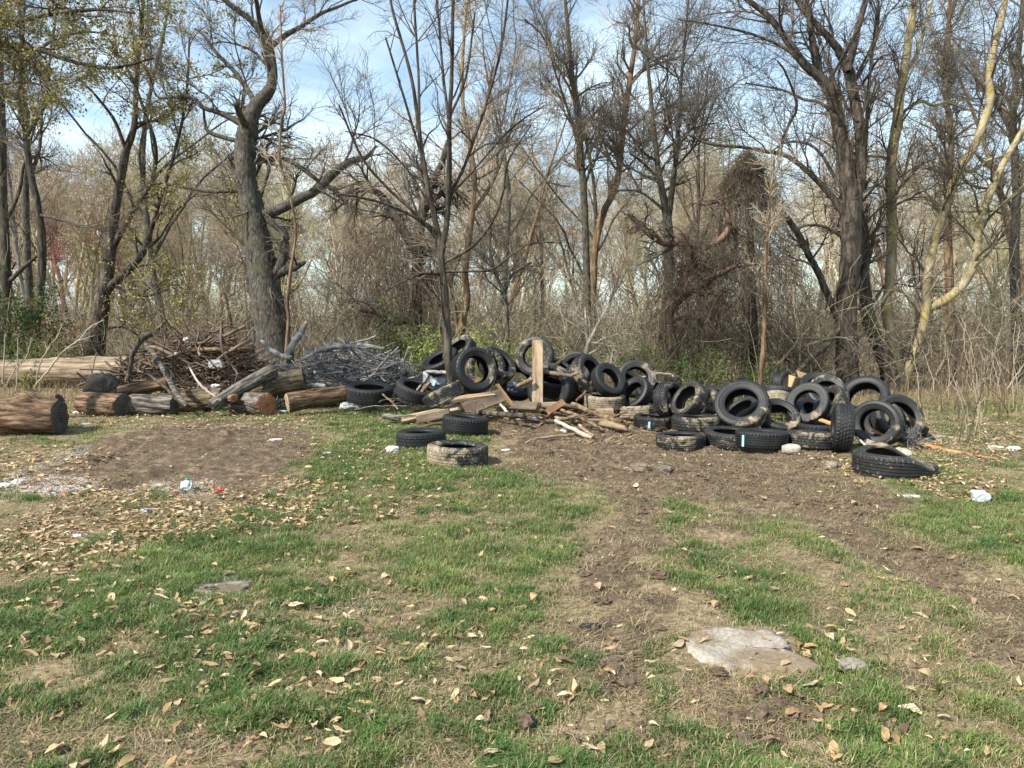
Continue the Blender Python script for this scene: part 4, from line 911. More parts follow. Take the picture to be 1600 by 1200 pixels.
# ------------------------------------------------------------------ stones, litter
def lump(name, px, py, sx, sy, sz, label, mat, cat, seed=0, rough=.18, sub=3, sink=.3, smooth=True, Yd=None, freq=2.5, group=None):
    rn = np.random.RandomState(seed); V = I3.copy() if sub == 3 else I2.copy(); Tg = I3T if sub == 3 else I2T
    d = fbm(V[:, 0] * freq + seed * 3.1 + V[:, 2] * 1.7, V[:, 1] * freq - V[:, 2] * freq, 4, seed % 50) - .5
    V = V * (1 + 2 * rough * d[:, None]) + rn.normal(0, rough * .06, V.shape)
    V = np.sign(V) * np.abs(V) ** .8
    if cat == 'clod': V = V * (1 + .5 * (fbm(V[:, 0] * 4 + seed, V[:, 1] * 4 + V[:, 2] * 3, 3, seed) - .5))[:, None] + rn.normal(0, .11, V.shape)
    V = V * np.array((sx, sy, sz)); p = gpt(px, py) if Yd is None else at(px, py, Yd)
    if Yd is None: p[2] = float(ground_z(p[0], p[1])) + sz * (1 - sink)
    o = obj(name, mesh_np(name, V, None, Tg, smooth), mat); o.location = p; o.rotation_euler = (0, 0, rn.uniform(-.3, .3))
    return tag(o, label, cat, group)
Lp = lump
Lp('stone', 1236, 709, .105, .08, .06, 'pale squared stone block against the front row of tyres', M_stonew, 'stone', 1, .12, sink=.05, smooth=False)
Lp('stone', 999, 737, .1, .08, .05, 'brown half buried stone in the churned mud', plain('brown stone', (.19, .15, .105), .95, .5, 14), 'stone', 2, .6, sink=.35, smooth=False, freq=1.6)
Lp('stone', 1037, 737, .065, .05, .04, 'grey stone in the mud right of the brown one', plain('blue grey stone', (.16, .145, .12), .9, .4, 12), 'stone', 3, .6, sink=.35, smooth=False, freq=1.7)
def slab(pl, h, label, mat, seed):
    rn = np.random.RandomState(seed); p = np.array([gpt(*q)[:2] for q in pl]); q_ = np.vstack((p, p[:1])); out = []
    for k in range(len(p)):
        for t in np.linspace(0, 1, 7, endpoint=False): out.append(q_[k] * (1 - t) + q_[k + 1] * t + rn.normal(0, .006, 2))
    ring = np.array(out); c = ring.mean(0); S = len(ring); V = []; NR = 9
    for k, f in enumerate(np.concatenate(([1.02], np.linspace(1, 0.02, NR)))):
        xy = c + (ring - c) * f; z_ = np.array(ground_z(xy[:, 0], xy[:, 1])) * .5 + float(ground_z(*c)) * .5
        z_ = z_ + (-.03 if k == 0 else h + .012 * (fbm(xy[:, 0] * 7, xy[:, 1] * 7, 4, seed) - .5) * 2)
        V.append(np.column_stack((xy, z_)))
    i = np.arange((NR + 1) * S).reshape(NR + 1, S); Qs = np.stack((i[:-1], np.roll(i[:-1], -1, 1), np.roll(i[1:], -1, 1), i[1:]), -1).reshape(-1, 4)
    base = np.array((c[0], c[1], float(ground_z(*c)))); Vv = np.concatenate(V) - base
    n_ = np.cross(ring[1] - ring[0], c - ring[0]); Qs = Qs if n_ > 0 else Qs[:, ::-1]
    o = obj('stone', mesh_np('stone', Vv, Qs, None, True), mat); o.location = base; return tag(o, label, 'stone')
def slab_mat(nm, st, so_, sc_):
    m, nt, b = newmat(nm); f1 = noise(nt, 45, 6, .7); f2 = noise(nt, sc_, 6, .65)
    c = mixc(nt, ramp(nt, f2, [(.44, (0, 0, 0)), (.56, (1, 1, 1))]), ramp(nt, f1, [(.3, tuple(.55 * v for v in st)), (.55, st), (.75, tuple(min(1, 1.35 * v) for v in st))]), ramp(nt, f1, [(.3, tuple(.5 * v for v in so_)), (.7, so_)]))
    nt.links.new(c, b.inputs['Base Color']); bump(nt, b, math_(nt, 'ADD', f1, f2), .8, .015); return m
slab([(1068, 1008), (1080, 994), (1110, 989), (1150, 992), (1195, 991), (1225, 1008), (1236, 1024), (1286, 1050), (1240, 1053), (1190, 1046), (1140, 1049), (1092, 1036)], .022, 'large flat pale slab set in the grass at the lower right', slab_mat('dusty slab', (.38, .335, .28), (.29, .22, .145), 3.0), 4)
slab([(300, 930), (318, 915), (345, 907), (375, 904), (395, 904), (392, 920), (372, 932), (335, 936)], .014, 'flat grey stone set in the grass on the left', slab_mat('gritty stone', (.3, .275, .235), (.2, .16, .11), 4.0), 5)
Lp('stone', 1332, 1048, .06, .05, .03, 'small grey stone in the grass right of the pale slab', M_stone, 'stone', 6, .3, sink=.5)
Lp('stone', 1405, 725, .12, .08, .09, 'tan stone behind the crushed tyre', M_stonew, 'stone', 7, .2, sink=.2, smooth=False)
Lp('stone', 1300, 731, .05, .04, .035, 'small brown stone near the right end of the front row', M_stone, 'stone', 8, .3, sink=.3)
Lp('dirt_clod', 1122, 1060, .032, .03, .022, 'round dark clod beside the pale slab', M_soil, 'clod', 9, .7, sink=.3, smooth=False)
Lp('dirt_clod', 1187, 1085, .03, .03, .025, 'blocky dark clod in the dirt at the lower right', M_soil, 'clod', 10, .7, sink=.3, smooth=False)
Lp('dirt_clod', 940, 946, .045, .035, .018, 'dark clod in the middle of the central track', M_soil, 'clod', 11, .7, sink=.3, smooth=False)
Lp('dirt_clod', 1030, 905, .05, .04, .024, 'brown clod at the right side of the central track', M_soil, 'clod', 12, .7, sink=.3, smooth=False)
Lp('dirt_clod', 820, 1133, .03, .035, .025, 'brown clod in the grass at the bottom middle', M_soil, 'clod', 13, .7, sink=.3, smooth=False)
def wad(px, py, sx, sy, sz, label, mat, cat='litter', seed=0, Yd=None, name='plastic_bag'):
    return Lp(name, px, py, sx, sy, sz, label, mat, cat, seed, .55, 3, .25, False, Yd, 4.0)
wad(547, 641, .16, .1, .07, 'white plastic bag on the grass left of the tyres', M_white, 'plastic bag', 21)
wad(1532, 783, .075, .06, .05, 'clear plastic bottle stub lying on the grass at the right', M_clear, 'plastic litter', 22)
wad(614, 708, .07, .05, .04, 'torn white paper on the grass beside the tyre with no mud', M_white, 'paper', 23, name='paper_scrap')
wad(432, 688, .08, .05, .012, 'flat white plate on the bare earth', M_white, 'paper plate', 24, name='paper_plate')
wad(293, 766, .055, .045, .055, 'clear crumpled bottle with a green cap in the leaf drift', M_clear, 'bottle', 25, name='plastic_bottle')
o = bpy.context.scene.objects.get('plastic_bottle'); cv, cq = revolve([(0.0001, .0), (.016, 0), (.016, .022), (.0001, .022)], 14)
c_ = obj('bottle_cap', mesh_np('bottle_cap', cv, cq), M_green_, o); c_.location = (0, 0, .055)
wad(343, 767, .04, .02, .018, 'bright red plastic scrap in the leaves', M_red_, 'plastic litter', 26, name='plastic_scrap')
wad(430, 647, .07, .04, .02, 'pink and white wrapper on the grass before the logs', M_pink, 'wrapper', 27, name='wrapper')
wad(443, 645, .06, .03, .02, 'pale blue wrapper beside the pink one', M_ltblue, 'wrapper', 28, name='wrapper')
wad(124, 646, .1, .05, .02, 'torn white sheet by the end of the thick left log', M_white, 'plastic litter', 29, name='plastic_scrap')
wad(132, 665, .08, .03, .015, 'grey scrap on the leaves by the thick left log', M_greyplast, 'plastic litter', 30, name='plastic_scrap')
wad(806, 653, .07, .05, .04, 'small white scrap under the upright board', M_white, 'plastic litter', 31, name='plastic_scrap')
wad(880, 677, .055, .04, .035, 'white scrap by the pale split branch', M_white, 'plastic litter', 32, name='plastic_scrap')
wad(870, 655, .035, .03, .025, 'blue and white scrap on the wood litter', plain('blue scrap', (.12, .28, .6), .4), 'plastic litter', 33, name='plastic_scrap')
wad(835, 664, .05, .04, .03, 'crumpled white scrap on the mud, centre of the wood litter', M_white, 'plastic litter', 34, name='plastic_scrap')
wad(806, 606, .14, .1, .1, 'dark blue plastic bag between tyres left of the upright board', M_blueplast, 'plastic bag', 35, Yd=11.6)
wad(682, 592, .19, .1, .17, 'crumpled clear plastic sheet behind the small tree trunk', M_clear, 'plastic sheet', 36, Yd=12.4, name='plastic_sheet')
wad(338, 569, .15, .06, .08, 'grey plastic sheet caught in the brush over the earth mound', M_greyplast, 'plastic sheet', 37, Yd=13.45, name='plastic_sheet')
wad(291, 531, .05, .04, .05, 'white scrap on top of the brown brush heap', M_white, 'plastic litter', 38, Yd=13.9, name='plastic_scrap')
wad(318, 537, .16, .12, .08, 'black plastic heap on top of the brown brush', M_black, 'plastic bag', 39, Yd=14.0)
wad(332, 536, .03, .02, .035, 'small blue bottle on top of the brown brush', plain('blue bottle', (.15, .25, .42), .3), 'bottle', 40, Yd=13.7, name='plastic_bottle')
wad(336, 603, .07, .04, .03, 'white torn bag above the dark olive log', M_white, 'plastic bag', 41, Yd=12.9)
wad(285, 640, .06, .04, .02, 'white scrap on the ground by the peeling short log', M_white, 'plastic litter', 42, name='plastic_scrap')
wad(275, 553, .03, .03, .03, 'pale grey scrap in the middle of the brown brush', M_greyplast, 'plastic litter', 43, Yd=13.4, name='plastic_scrap')
wad(8, 762, .05, .035, .025, 'grey white lump of plaster at the left edge', M_white, 'rubble', 44, name='rubble_lump')
wad(27, 758, .06, .045, .03, 'pinkish pale chunk of plaster near the left edge', plain('plaster', (.55, .47, .42), .9, .3), 'rubble', 45, name='rubble_lump')
wad(125, 839, .05, .03, .012, 'white scrap in the grass left of the leaf drift', M_white, 'plastic litter', 46, name='plastic_scrap')
wad(230, 800, .05, .03, .015, 'pale blue scrap in the leaf drift', M_clear, 'plastic litter', 47, name='plastic_scrap')
wad(511, 711, .05, .03, .012, 'pale scrap on the grass beyond the leaf drift', M_clear, 'plastic litter', 48, name='plastic_scrap')
wad(793, 706, .06, .03, .012, 'pale scrap right of the muddy front tyre', M_white, 'plastic litter', 49, name='plastic_scrap')
wad(1424, 777, .07, .03, .012, 'white scrap below the crushed tyre', M_white, 'plastic litter', 50, name='plastic_scrap')
wad(1378, 706, .08, .04, .025, 'white scrap under the grey plank', M_white, 'plastic litter', 51, name='plastic_scrap')
wad(1555, 702, .08, .05, .03, 'pale broken chunk in the litter at the right edge', M_stonew, 'rubble', 52, name='rubble_lump')
wad(1585, 703, .07, .05, .03, 'white broken chunk at the right edge of the litter', M_white, 'rubble', 53, name='rubble_lump')
wad(922, 986, .05, .025, .01, 'black scrap of film lying in the central track', M_black, 'plastic litter', 54, name='plastic_scrap')
P('plastic_pipe', at(676, 606, 12.25), at(695, 562, 12.5), .035, .03, 'pale blue plastic strip leaning behind the small tree trunk', M_ltblue, .3, 55, cat='plastic strip')
def box(px, py, Yd, s, label):
    e = empty('cardboard_box', at(px, py, Yd), label, 'box'); e.rotation_euler = (.2, .25, .5)
    def sl(w, d, h, c, rot=(0, 0, 0)):
        V = np.array([(x_, y_, z_) for x_ in (-.5, .5) for y_ in (-.5, .5) for z_ in (-.5, .5)]) * (w, d, h)
        R_ = np.array(Euler(rot).to_matrix()); V = V @ R_.T + np.array(c)
        return V, [[0, 1, 3, 2], [4, 6, 7, 5], [0, 4, 5, 1], [2, 3, 7, 6], [0, 2, 6, 4], [1, 5, 7, 3]]
    A_ = Acc(); t = .008
    for a in (sl(s, t, s, (0, -s / 2, 0)), sl(s, t, s, (0, s / 2, 0)), sl(t, s - .02, s, (-s / 2 + .005, 0, 0)), sl(t, s - .02, s, (s / 2 - .005, 0, 0)), sl(s - .02, s - .02, t, (0, 0, -s / 2 + .006))): A_.add(*a)
    obj('carton', A_.mesh('carton', False), M_card, e)
    obj('flap', mesh_np('flap', *sl(s, s * .45, t * .7, (0, -s / 2 - s * .17, s / 2 + .05), (.9, 0, 0)), smooth=False), M_card, e)
    obj('flap', mesh_np('flap', *sl(s * .45, s, t * .7, (s / 2 + s * .16, 0, s / 2 + .06), (0, .8, 0)), smooth=False), M_card, e)
box(1238, 598, 11.6, .2, 'small open cardboard box on top of the right heap')
# ------------------------------------------------------------------ trees
def leafquads(Pc, size, rn, droop=0.0):
    n = len(Pc); a = unit(rn.normal(size=(n, 3))); a[:, 2] -= droop; a = unit(a); b_ = unit(np.cross(a, rn.normal(size=(n, 3))))
    s_ = (size * rn.uniform(.55, 1.3, n))[:, None]
    V = np.stack((Pc, Pc + a * s_ * .5 + b_ * s_ * .28, Pc + a * s_, Pc + a * s_ * .5 - b_ * s_ * .28), 1).reshape(-1, 3)
    return V, np.arange(n * 4).reshape(n, 4)
def tree(name, Y0, limbs, label, mat, tmat, seed, cat='tree', n=(26, 170, 900), L1=(.5, 2.0), up=.25, ang=(48, 14), dY=1.2, trunk_from=.4, tip=.0034, wig=.22, buds=None, grav=.0, base_r=None, group=None, limbgrow=True, thick=.55, slim=1.0):
    rn = np.random.RandomState(seed); allP, allR = [], []; base = None; parts = []
    for k, pl in enumerate(limbs):
        pl = np.array([tuple(q) for q in pl], float); m_ = len(pl)
        dd = 0 if k == 0 else rn.uniform(-dY, dY)
        Ys = Y0 + dd * np.linspace(0, 1, m_) ** 1.2
        P3 = np.array([at(pl[i, 0], pl[i, 1], Ys[i]) for i in range(m_)]); R3 = pl[:, 2] * slim * Ys / F / 2
        if k == 0:
            gz = float(ground_z(P3[0, 0], P3[0, 1])); 
            if P3[0, 2] > gz - .1: P3 = np.vstack((np.array((P3[0, 0], P3[0, 1], gz - .15)), P3)); R3 = np.concatenate(([R3[0] * 1.15], R3))
            base = np.array((P3[0, 0], P3[0, 1], gz))
        p = catmull(P3, 7); r_ = np.interp(np.linspace(0, 1, len(p)), np.linspace(0, 1, len(R3)), R3)
        if len(p) > 6: p[2:-1] += rn.normal(0, .035, (len(p) - 3, 3)) * r_[2:-1, None]
        parts.append((p, r_)); pr, rr_ = resample(p, r_, 14)
        if k == 0: i0 = int(trunk_from * 14); pr, rr_ = resample(pr[i0:], rr_[i0:], 14)
        allP.append(pr); allR.append(rr_)
    e = empty(name, base, label, cat, group)
    for k, (p, r_) in enumerate(parts):
        S = 14 if r_.max() > .09 else 9
        V, Qg = tubes(p[None], r_[None], S)
        V = V.reshape(len(p), S, 3); lump_ = (fbm(np.arange(S)[None] * 1.3 + seed + np.zeros((len(p), 1)), np.arange(len(p))[:, None] * .16 + np.zeros((1, S)), 3, seed % 60) - .5) * .22
        V = p[:, None] + (V - p[:, None]) * (1 + lump_[..., None])
        if k == 0: V[:3] = p[:3, None] + (V[:3] - p[:3, None]) * np.array((1.4, 1.2, 1.07))[:, None, None]
        V = V.reshape(-1, 3); n0 = len(V); V = np.vstack((V, p[-1] + (p[-1] - p[-2]) * .2)); Tg = [[n0 - S + j, n0 - S + (j + 1) % S, n0] for j in range(S)]
        obj('trunk' if k == 0 else 'limb', mesh_np('tree_limb', V - base, Qg, Tg), mat, e)
    Pa = np.array(allP); Ra = np.array(allR)
    w = np.linalg.norm(np.diff(Pa, axis=1), axis=2).sum(1)
    if n[0]:
        n = (n[0], int(n[1] * 1.3), int(n[2] * 1.7)); A_ = Acc()
        P1, R1 = spawn(Pa, Ra, n[0], rn, t=(.12, 1), Labs=L1, ang=ang, up=up, rr=thick, K=9, wig=wig * .7, rtip=tip * 1.3, grav=grav, weights=w)
        R1 = np.minimum(R1, .035)
        P2, R2 = spawn(np.concatenate((P1, Pa[:, ::14 // 8][:, :9] if False else P1)), np.concatenate((R1, R1)), n[1], rn, t=(.2, 1), L=(.3, .7), ang=(42, 14), up=up * .7, rr=.6, K=6, wig=wig, rtip=tip, grav=grav)
        P3, R3 = spawn(P2, R2, n[2], rn, t=(.1, 1), L=(.35, .9), ang=(42, 16), up=up * .5, rr=.65, K=4, wig=wig, rtip=tip * .85, grav=grav)
        for a, b_, S in ((P1, R1, 5), (P2, R2, 4), (P3, R3, 3)): A_.add(*tubes(a, b_, S))
        obj('crown', A_.mesh('tree_crown', True, base), tmat, e)
        if buds:
            nb, cols, sz, ymax = buds; ends = P3[rn.randint(0, len(P3), nb), rn.randint(1, 4, nb)]
            ends = ends + rn.normal(0, .02, ends.shape); ends = np.repeat(ends, 3, 0) + rn.normal(0, .03, (nb * 3, 3))
            V, Qg = leafquads(ends, np.full(len(ends), sz), rn, .5)
            cc = np.array(cols)[rn.randint(0, len(cols), len(ends))] * rn.uniform(.7, 1.25, (len(ends), 1))
            obj('blossom', mesh_np('blossom', V - base, Qg, None, False, np.repeat(cc, 4, 0)), M_foliage, e)
    return e
YG = [(.36, .31, .1), (.43, .35, .15), (.3, .27, .08)]
OL = [(.2, .185, .055), (.26, .22, .07), (.15, .15, .045), (.32, .26, .1)]
tree('bare_tree', 20.5, [[(8, 600, 17), (9, 500, 16), (8, 400, 15), (4, 300, 13), (2, 150, 10), (-12, -60, 8)], [(14, 440, 7), (40, 415, 6), (60, 398, 4)], [(6, 330, 6), (-20, 250, 5), (-40, 180, 3)], [(8, 350, 6), (30, 300, 5), (38, 255, 4), (60, 180, 3)]],
     'dark trunk cut by the left edge of the picture', M_dark, M_tw_dark, 1)
tree('bare_tree', 19.0, [[(42, 590, 14), (50, 545, 13), (62, 470, 12), (66, 390, 12), (60, 330, 11), (45, 255, 10), (40, 210, 8), (30, 160, 7), (34, 90, 5), (38, 0, 4), (40, -90, 3)], [(42, 212, 6), (62, 180, 5), (75, 150, 4), (78, 90, 3), (90, 10, 3)], [(50, 270, 6), (62, 230, 5), (66, 170, 4), (72, 120, 3)], [(58, 335, 5), (100, 345, 4), (130, 355, 3), (160, 350, 2)]],
     'slim curving dark trunk, second from the left edge', M_dark, M_tw_dark, 2)
tree('bare_tree', 22.5, [[(44, 600, 13), (47, 500, 12), (43, 400, 11), (40, 300, 10), (43, 200, 7), (35, 100, 5), (28, -50, 4)]], 'straight grey trunk behind the slim curving one on the left', M_grey, M_tw_dark, 3, n=(16, 110, 500))
tree('budding_tree', 19.5, [[(146, 600, 27), (150, 545, 25), (160, 475, 21), (169, 420, 19), (174, 380, 16), (180, 330, 14), (186, 295, 13), (196, 240, 12), (210, 195, 9), (213, 130, 7), (222, 30, 5), (226, -80, 4)],
     [(164, 455, 13), (185, 436, 12), (208, 415, 11), (226, 388, 10), (240, 345, 7), (252, 305, 6), (272, 240, 5), (290, 160, 4), (296, 60, 3)], [(176, 388, 10), (196, 350, 9), (222, 308, 8), (238, 280, 7), (243, 230, 6), (226, 175, 5), (205, 120, 4), (170, 60, 3)],
     [(224, 392, 5), (250, 370, 4), (275, 330, 3), (310, 300, 3)], [(198, 240, 6), (180, 190, 5), (150, 150, 4), (120, 120, 3)], [(180, 448, 5), (225, 462, 5), (262, 452, 3)], [(150, 520, 6), (190, 510, 4), (230, 528, 3), (262, 500, 3)]],
     'dark forked maple with yellow green blossom behind the fallen trunk', M_dark, M_tw_dark, 4, n=(46, 330, 1700), buds=(3000, YG, .075, 0), L1=(.5, 2.2))
tree('old_tree', 18.3, [[(431, 600, 80), (430, 560, 68), (425, 515, 62), (415, 450, 56), (407, 400, 50), (396, 340, 42), (385, 285, 36), (383, 240, 37), (387, 205, 36), (393, 180, 30), (404, 160, 24), (420, 142, 21), (426, 120, 17), (422, 80, 16), (412, 55, 15), (390, 30, 11), (352, 0, 9), (320, -50, 7)],
     [(413, 58, 11), (405, 30, 9), (400, 0, 8), (385, -60, 5)], [(424, 72, 11), (448, 54, 10), (470, 42, 8), (500, 22, 7), (530, 10, 5), (565, -5, 4)], [(470, 45, 4), (492, 48, 3)], [(400, 162, 11), (385, 138, 10), (365, 110, 8), (340, 85, 7), (318, 55, 5), (305, 45, 4)],
     [(388, 200, 14), (362, 185, 11), (340, 175, 9), (318, 168, 8), (300, 152, 7), (270, 152, 5), (245, 150, 4), (230, 110, 3)], [(392, 210, 15), (380, 190, 13), (370, 167, 10), (368, 163, 9)], [(378, 222, 9), (350, 215, 8), (325, 205, 7), (320, 190, 5), (318, 170, 4)],
     [(398, 252, 12), (425, 249, 10), (448, 250, 9), (470, 262, 8), (498, 283, 8), (525, 300, 8), (532, 310, 7), (545, 318, 5)], [(412, 336, 20), (440, 325, 18), (470, 310, 17), (498, 295, 16), (522, 270, 15), (548, 252, 12), (572, 246, 8), (588, 228, 4)],
     [(386, 298, 9), (402, 305, 11), (410, 330, 13), (425, 348, 14), (442, 362, 15), (446, 385, 15), (438, 415, 18), (424, 430, 14)], [(424, 430, 22), (445, 422, 18), (462, 417, 13), (476, 410, 7)], [(400, 302, 9), (370, 298, 8), (330, 299, 7), (302, 295, 6), (285, 292, 5), (240, 287, 4), (215, 300, 3)],
     [(406, 308, 8), (414, 285, 7), (420, 262, 7), (414, 252, 5)], [(490, 290, 5), (540, 320, 4), (600, 335, 3)]],
     'old gnarled tree with a thick grey trunk and broken limbs, behind the logs', M_grey, M_tw_dark, 5, n=(80, 460, 2300), L1=(.4, 1.9), thick=.4, slim=.84)
tree('young_tree', 11.9, [[(713, 640, 13), (706, 595, 14), (700, 555, 14), (697, 500, 14), (694, 450, 12), (690, 410, 11), (688, 385, 10), (680, 345, 9), (668, 290, 8), (659, 235, 7), (652, 180, 6), (640, 110, 5), (612, 10, 4), (600, -60, 3)],
     [(690, 395, 10), (698, 350, 9), (701, 300, 9), (702, 240, 8), (702, 190, 7), (706, 110, 6), (708, 0, 5), (712, -80, 3)], [(702, 300, 6), (722, 268, 5), (738, 225, 5), (760, 160, 4), (782, 80, 4), (795, -10, 3)], [(684, 365, 7), (668, 352, 6), (640, 335, 5), (600, 318, 4), (560, 308, 4), (528, 303, 3)],
     [(686, 378, 6), (668, 355, 6), (645, 330, 5), (602, 290, 4), (565, 245, 4), (530, 165, 3)], [(655, 200, 5), (654, 120, 4), (648, 20, 4), (645, -60, 3)], [(692, 412, 5), (738, 385, 5), (770, 345, 4), (786, 300, 4), (795, 250, 3), (830, 195, 2)], [(690, 428, 4), (660, 428, 4), (630, 440, 3), (600, 456, 2)], [(693, 424, 5), (730, 424, 4), (770, 420, 4), (800, 398, 3), (835, 375, 2)],
     [(702, 195, 5), (692, 110, 4), (682, -10, 3)], [(703, 182, 4), (728, 120, 4), (742, 20, 3)], [(662, 255, 4), (635, 165, 4), (603, 60, 3)], [(700, 310, 4), (745, 260, 3), (800, 200, 3), (850, 165, 2)], [(676, 330, 4), (640, 270, 3), (590, 220, 3), (540, 205, 2)]],
     'young slender tree with fanning dark stems growing among the left tyres', M_dark, M_tw_dark, 6, n=(70, 330, 1200), L1=(.4, 1.5), dY=.9, up=.35, tip=.0024, trunk_from=.5)
tree('bare_tree', 15.5, [[(716, 600, 14), (719, 545, 13), (723, 500, 12), (730, 468, 11), (727, 430, 10), (731, 385, 10), (738, 330, 9), (741, 275, 8), (734, 225, 7), (726, 180, 6), (722, 140, 6), (725, 60, 4), (735, -40, 3)], [(736, 335, 6), (760, 300, 6), (776, 270, 5), (790, 230, 4), (808, 170, 3)], [(740, 282, 5), (775, 262, 4), (778, 240, 4), (800, 205, 3)], [(733, 225, 5), (755, 180, 4), (770, 105, 3)], [(717, 545, 7), (712, 490, 6), (705, 440, 5), (720, 400, 4)], [(738, 320, 4), (700, 290, 4), (660, 282, 3), (640, 270, 3)]],
     'warm brown crooked tree right behind the young slender one', M_brown, M_tw_tan, 7, n=(50, 360, 1800), L1=(.4, 1.6))
tree('snag', 15.8, [[(655, 600, 20), (652, 540, 19), (650, 470, 18), (652, 410, 17), (655, 360, 16), (664, 315, 14), (678, 280, 12), (690, 255, 9), (700, 220, 7)], [(650, 395, 15), (630, 360, 14), (612, 330, 13), (595, 305, 11), (575, 296, 9), (545, 300, 6)], [(655, 350, 8), (672, 320, 7), (700, 290, 6), (712, 270, 4)], [(640, 500, 10), (612, 505, 8), (590, 490, 6), (560, 485, 4)]],
     'dark dead snag hung with vines behind the brush heap', M_dark, M_tw_dark, 8, n=(40, 300, 1500), up=-.1, grav=-.12, L1=(.4, 1.4), trunk_from=.3)
tree('bare_tree', 21.0, [[(921, 610, 18), (919, 540, 16), (917, 450, 15), (914, 340, 14), (908, 250, 13), (901, 175, 11), (892, 100, 9), (886, 30, 7), (876, -60, 5)], [(905, 230, 7), (890, 180, 5), (870, 120, 4), (850, 60, 3), (820, 30, 3)], [(910, 290, 5), (935, 240, 4), (950, 180, 3)]],
     'tall thin brown trunk behind the middle of the tyre pile', M_grey, M_tw_red, 9, n=(56, 400, 2000), slim=.78)
tree('bare_tree', 21.6, [[(925, 610, 16), (926, 480, 15), (930, 390, 15), (942, 335, 14), (962, 292, 14), (970, 240, 13), (976, 180, 12), (985, 120, 11), (994, 50, 9), (1002, -60, 7)], [(986, 125, 6), (1015, 105, 5), (1050, 92, 4)], [(975, 200, 6), (1000, 225, 5), (1020, 212, 4), (1050, 190, 3)], [(970, 255, 5), (1000, 270, 4), (1040, 285, 3)]],
     'tall leaning brown trunk that bows right above the middle of the pile', M_brown, M_tw_red, 10, n=(56, 400, 2000), slim=.74)
tree('bare_tree', 17.8, [[(1046, 610, 20), (1046, 520, 20), (1045, 430, 19), (1043, 350, 18), (1036, 305, 14), (1028, 260, 11), (1020, 185, 8), (1012, 100, 6), (1005, 0, 4)], [(1044, 345, 13), (1051, 290, 11), (1058, 235, 9), (1062, 160, 7), (1070, 60, 5), (1080, -40, 3)], [(1030, 280, 6), (1005, 255, 5), (985, 240, 4)], [(1055, 262, 5), (1090, 220, 4), (1120, 150, 3)], [(1040, 330, 6), (1000, 300, 5), (960, 298, 3)]],
     'two forked grey tree standing behind the shaggy red trunk', M_grey, M_tw_dark, 11, n=(50, 380, 1900), slim=.8)
tree('shaggy_tree', 15.0, [[(1050, 625, 30), (1052, 580, 26), (1050, 545, 22), (1042, 505, 20), (1048, 480, 20), (1065, 462, 18), (1090, 447, 15), (1112, 438, 10)], [(1046, 490, 14), (1062, 450, 14), (1078, 415, 15), (1085, 385, 16), (1060, 378, 13), (1040, 380, 11), (1018, 368, 10), (1000, 350, 9), (980, 335, 6)], [(1084, 395, 10), (1105, 385, 11), (1128, 372, 11), (1138, 355, 11), (1136, 335, 9), (1125, 315, 8), (1100, 320, 6)], [(1098, 445, 8), (1140, 420, 7), (1180, 412, 5)]],
     'shaggy reddish vine wrapped trunk bent to the right, behind the arched tyre', M_red, M_vine, 12, n=(36, 240, 1200), up=-.05, grav=-.07, L1=(.3, 1.1), trunk_from=.3)
hc = tree('dead_cedar', 16.5, [[(1180, 620, 15), (1177, 520, 14), (1174, 430, 13), (1171, 340, 12), (1169, 270, 10), (1168, 235, 9)]], 'brown cone shaped dead cedar draped in hanging vines', M_dark, M_tw_red, 13, n=(0, 0, 0))
def strands(parent, Y0, pts, n, mat, seed, L=(.4, 1.2), name='hanging_vines', r=.004, depth=.8, out=.3):
    """hanging strands under the px outline pts: (cx, halfwidth, py)"""
    rn = np.random.RandomState(seed); pts = np.array(pts, float); u = rn.uniform(0, 1, n) ** .8
    py = np.interp(u, np.linspace(0, 1, len(pts)), pts[:, 2]); hw = np.interp(py, pts[:, 2], pts[:, 1]); cx = np.interp(py, pts[:, 2], pts[:, 0])
    rho = np.sqrt(rn.uniform(0, 1, n)); th = rn.uniform(0, 2 * PI, n)
    Yd = Y0 + rho * np.sin(th) * hw * Y0 / F * depth; P0 = np.array([at(cx[i] + rho[i] * np.cos(th[i]) * hw[i], py[i], Yd[i]) for i in range(n)])
    K = 6; Pp = np.empty((n, K, 3)); Pp[:, 0] = P0; d = unit(np.stack((np.cos(th) * out, np.sin(th) * out, -np.ones(n) * .6), 1) + rn.normal(0, .4, (n, 3))); ln_ = rn.uniform(*L, n)
    for k in range(1, K): Pp[:, k] = Pp[:, k - 1] + d * ln_[:, None] / (K - 1); d = d + rn.normal(0, .22, (n, 3)); d[:, 2] -= .15; d = unit(d)
    base = np.array(parent.location) if parent else np.zeros(3)
    V, Qg = tubes(Pp - base, np.linspace(r, r * .6, K)[None] * rn.uniform(.6, 1.5, (n, 1)), 3)
    return obj(name, mesh_np(name, V, Qg), mat, parent)
strands(hc, 16.5, [(1168, 6, 232), (1168, 23, 262), (1169, 50, 300), (1164, 70, 350), (1160, 92, 420), (1165, 104, 500), (1170, 100, 560)], 4600, M_vine, 3, (.2, .7), 'hanging_vines', .0045, .6, .6)
sh = [o for o in COL.objects if o.name.startswith('shaggy_tree')][0]
strands(sh, 15.0, [(1090, 50, 370), (1085, 70, 400), (1075, 70, 450), (1080, 70, 500), (1085, 60, 540)], 1700, M_vine, 4, (.2, .6), 'hanging_vines', .004, .6, .15)
sn = [o for o in COL.objects if o.name.startswith('snag')][0]
strands(sn, 15.8, [(625, 30, 335), (622, 65, 390), (615, 75, 440), (620, 70, 500)], 1500, M_vine, 5, (.3, .9), 'hanging_vines', .004, .6, .15)
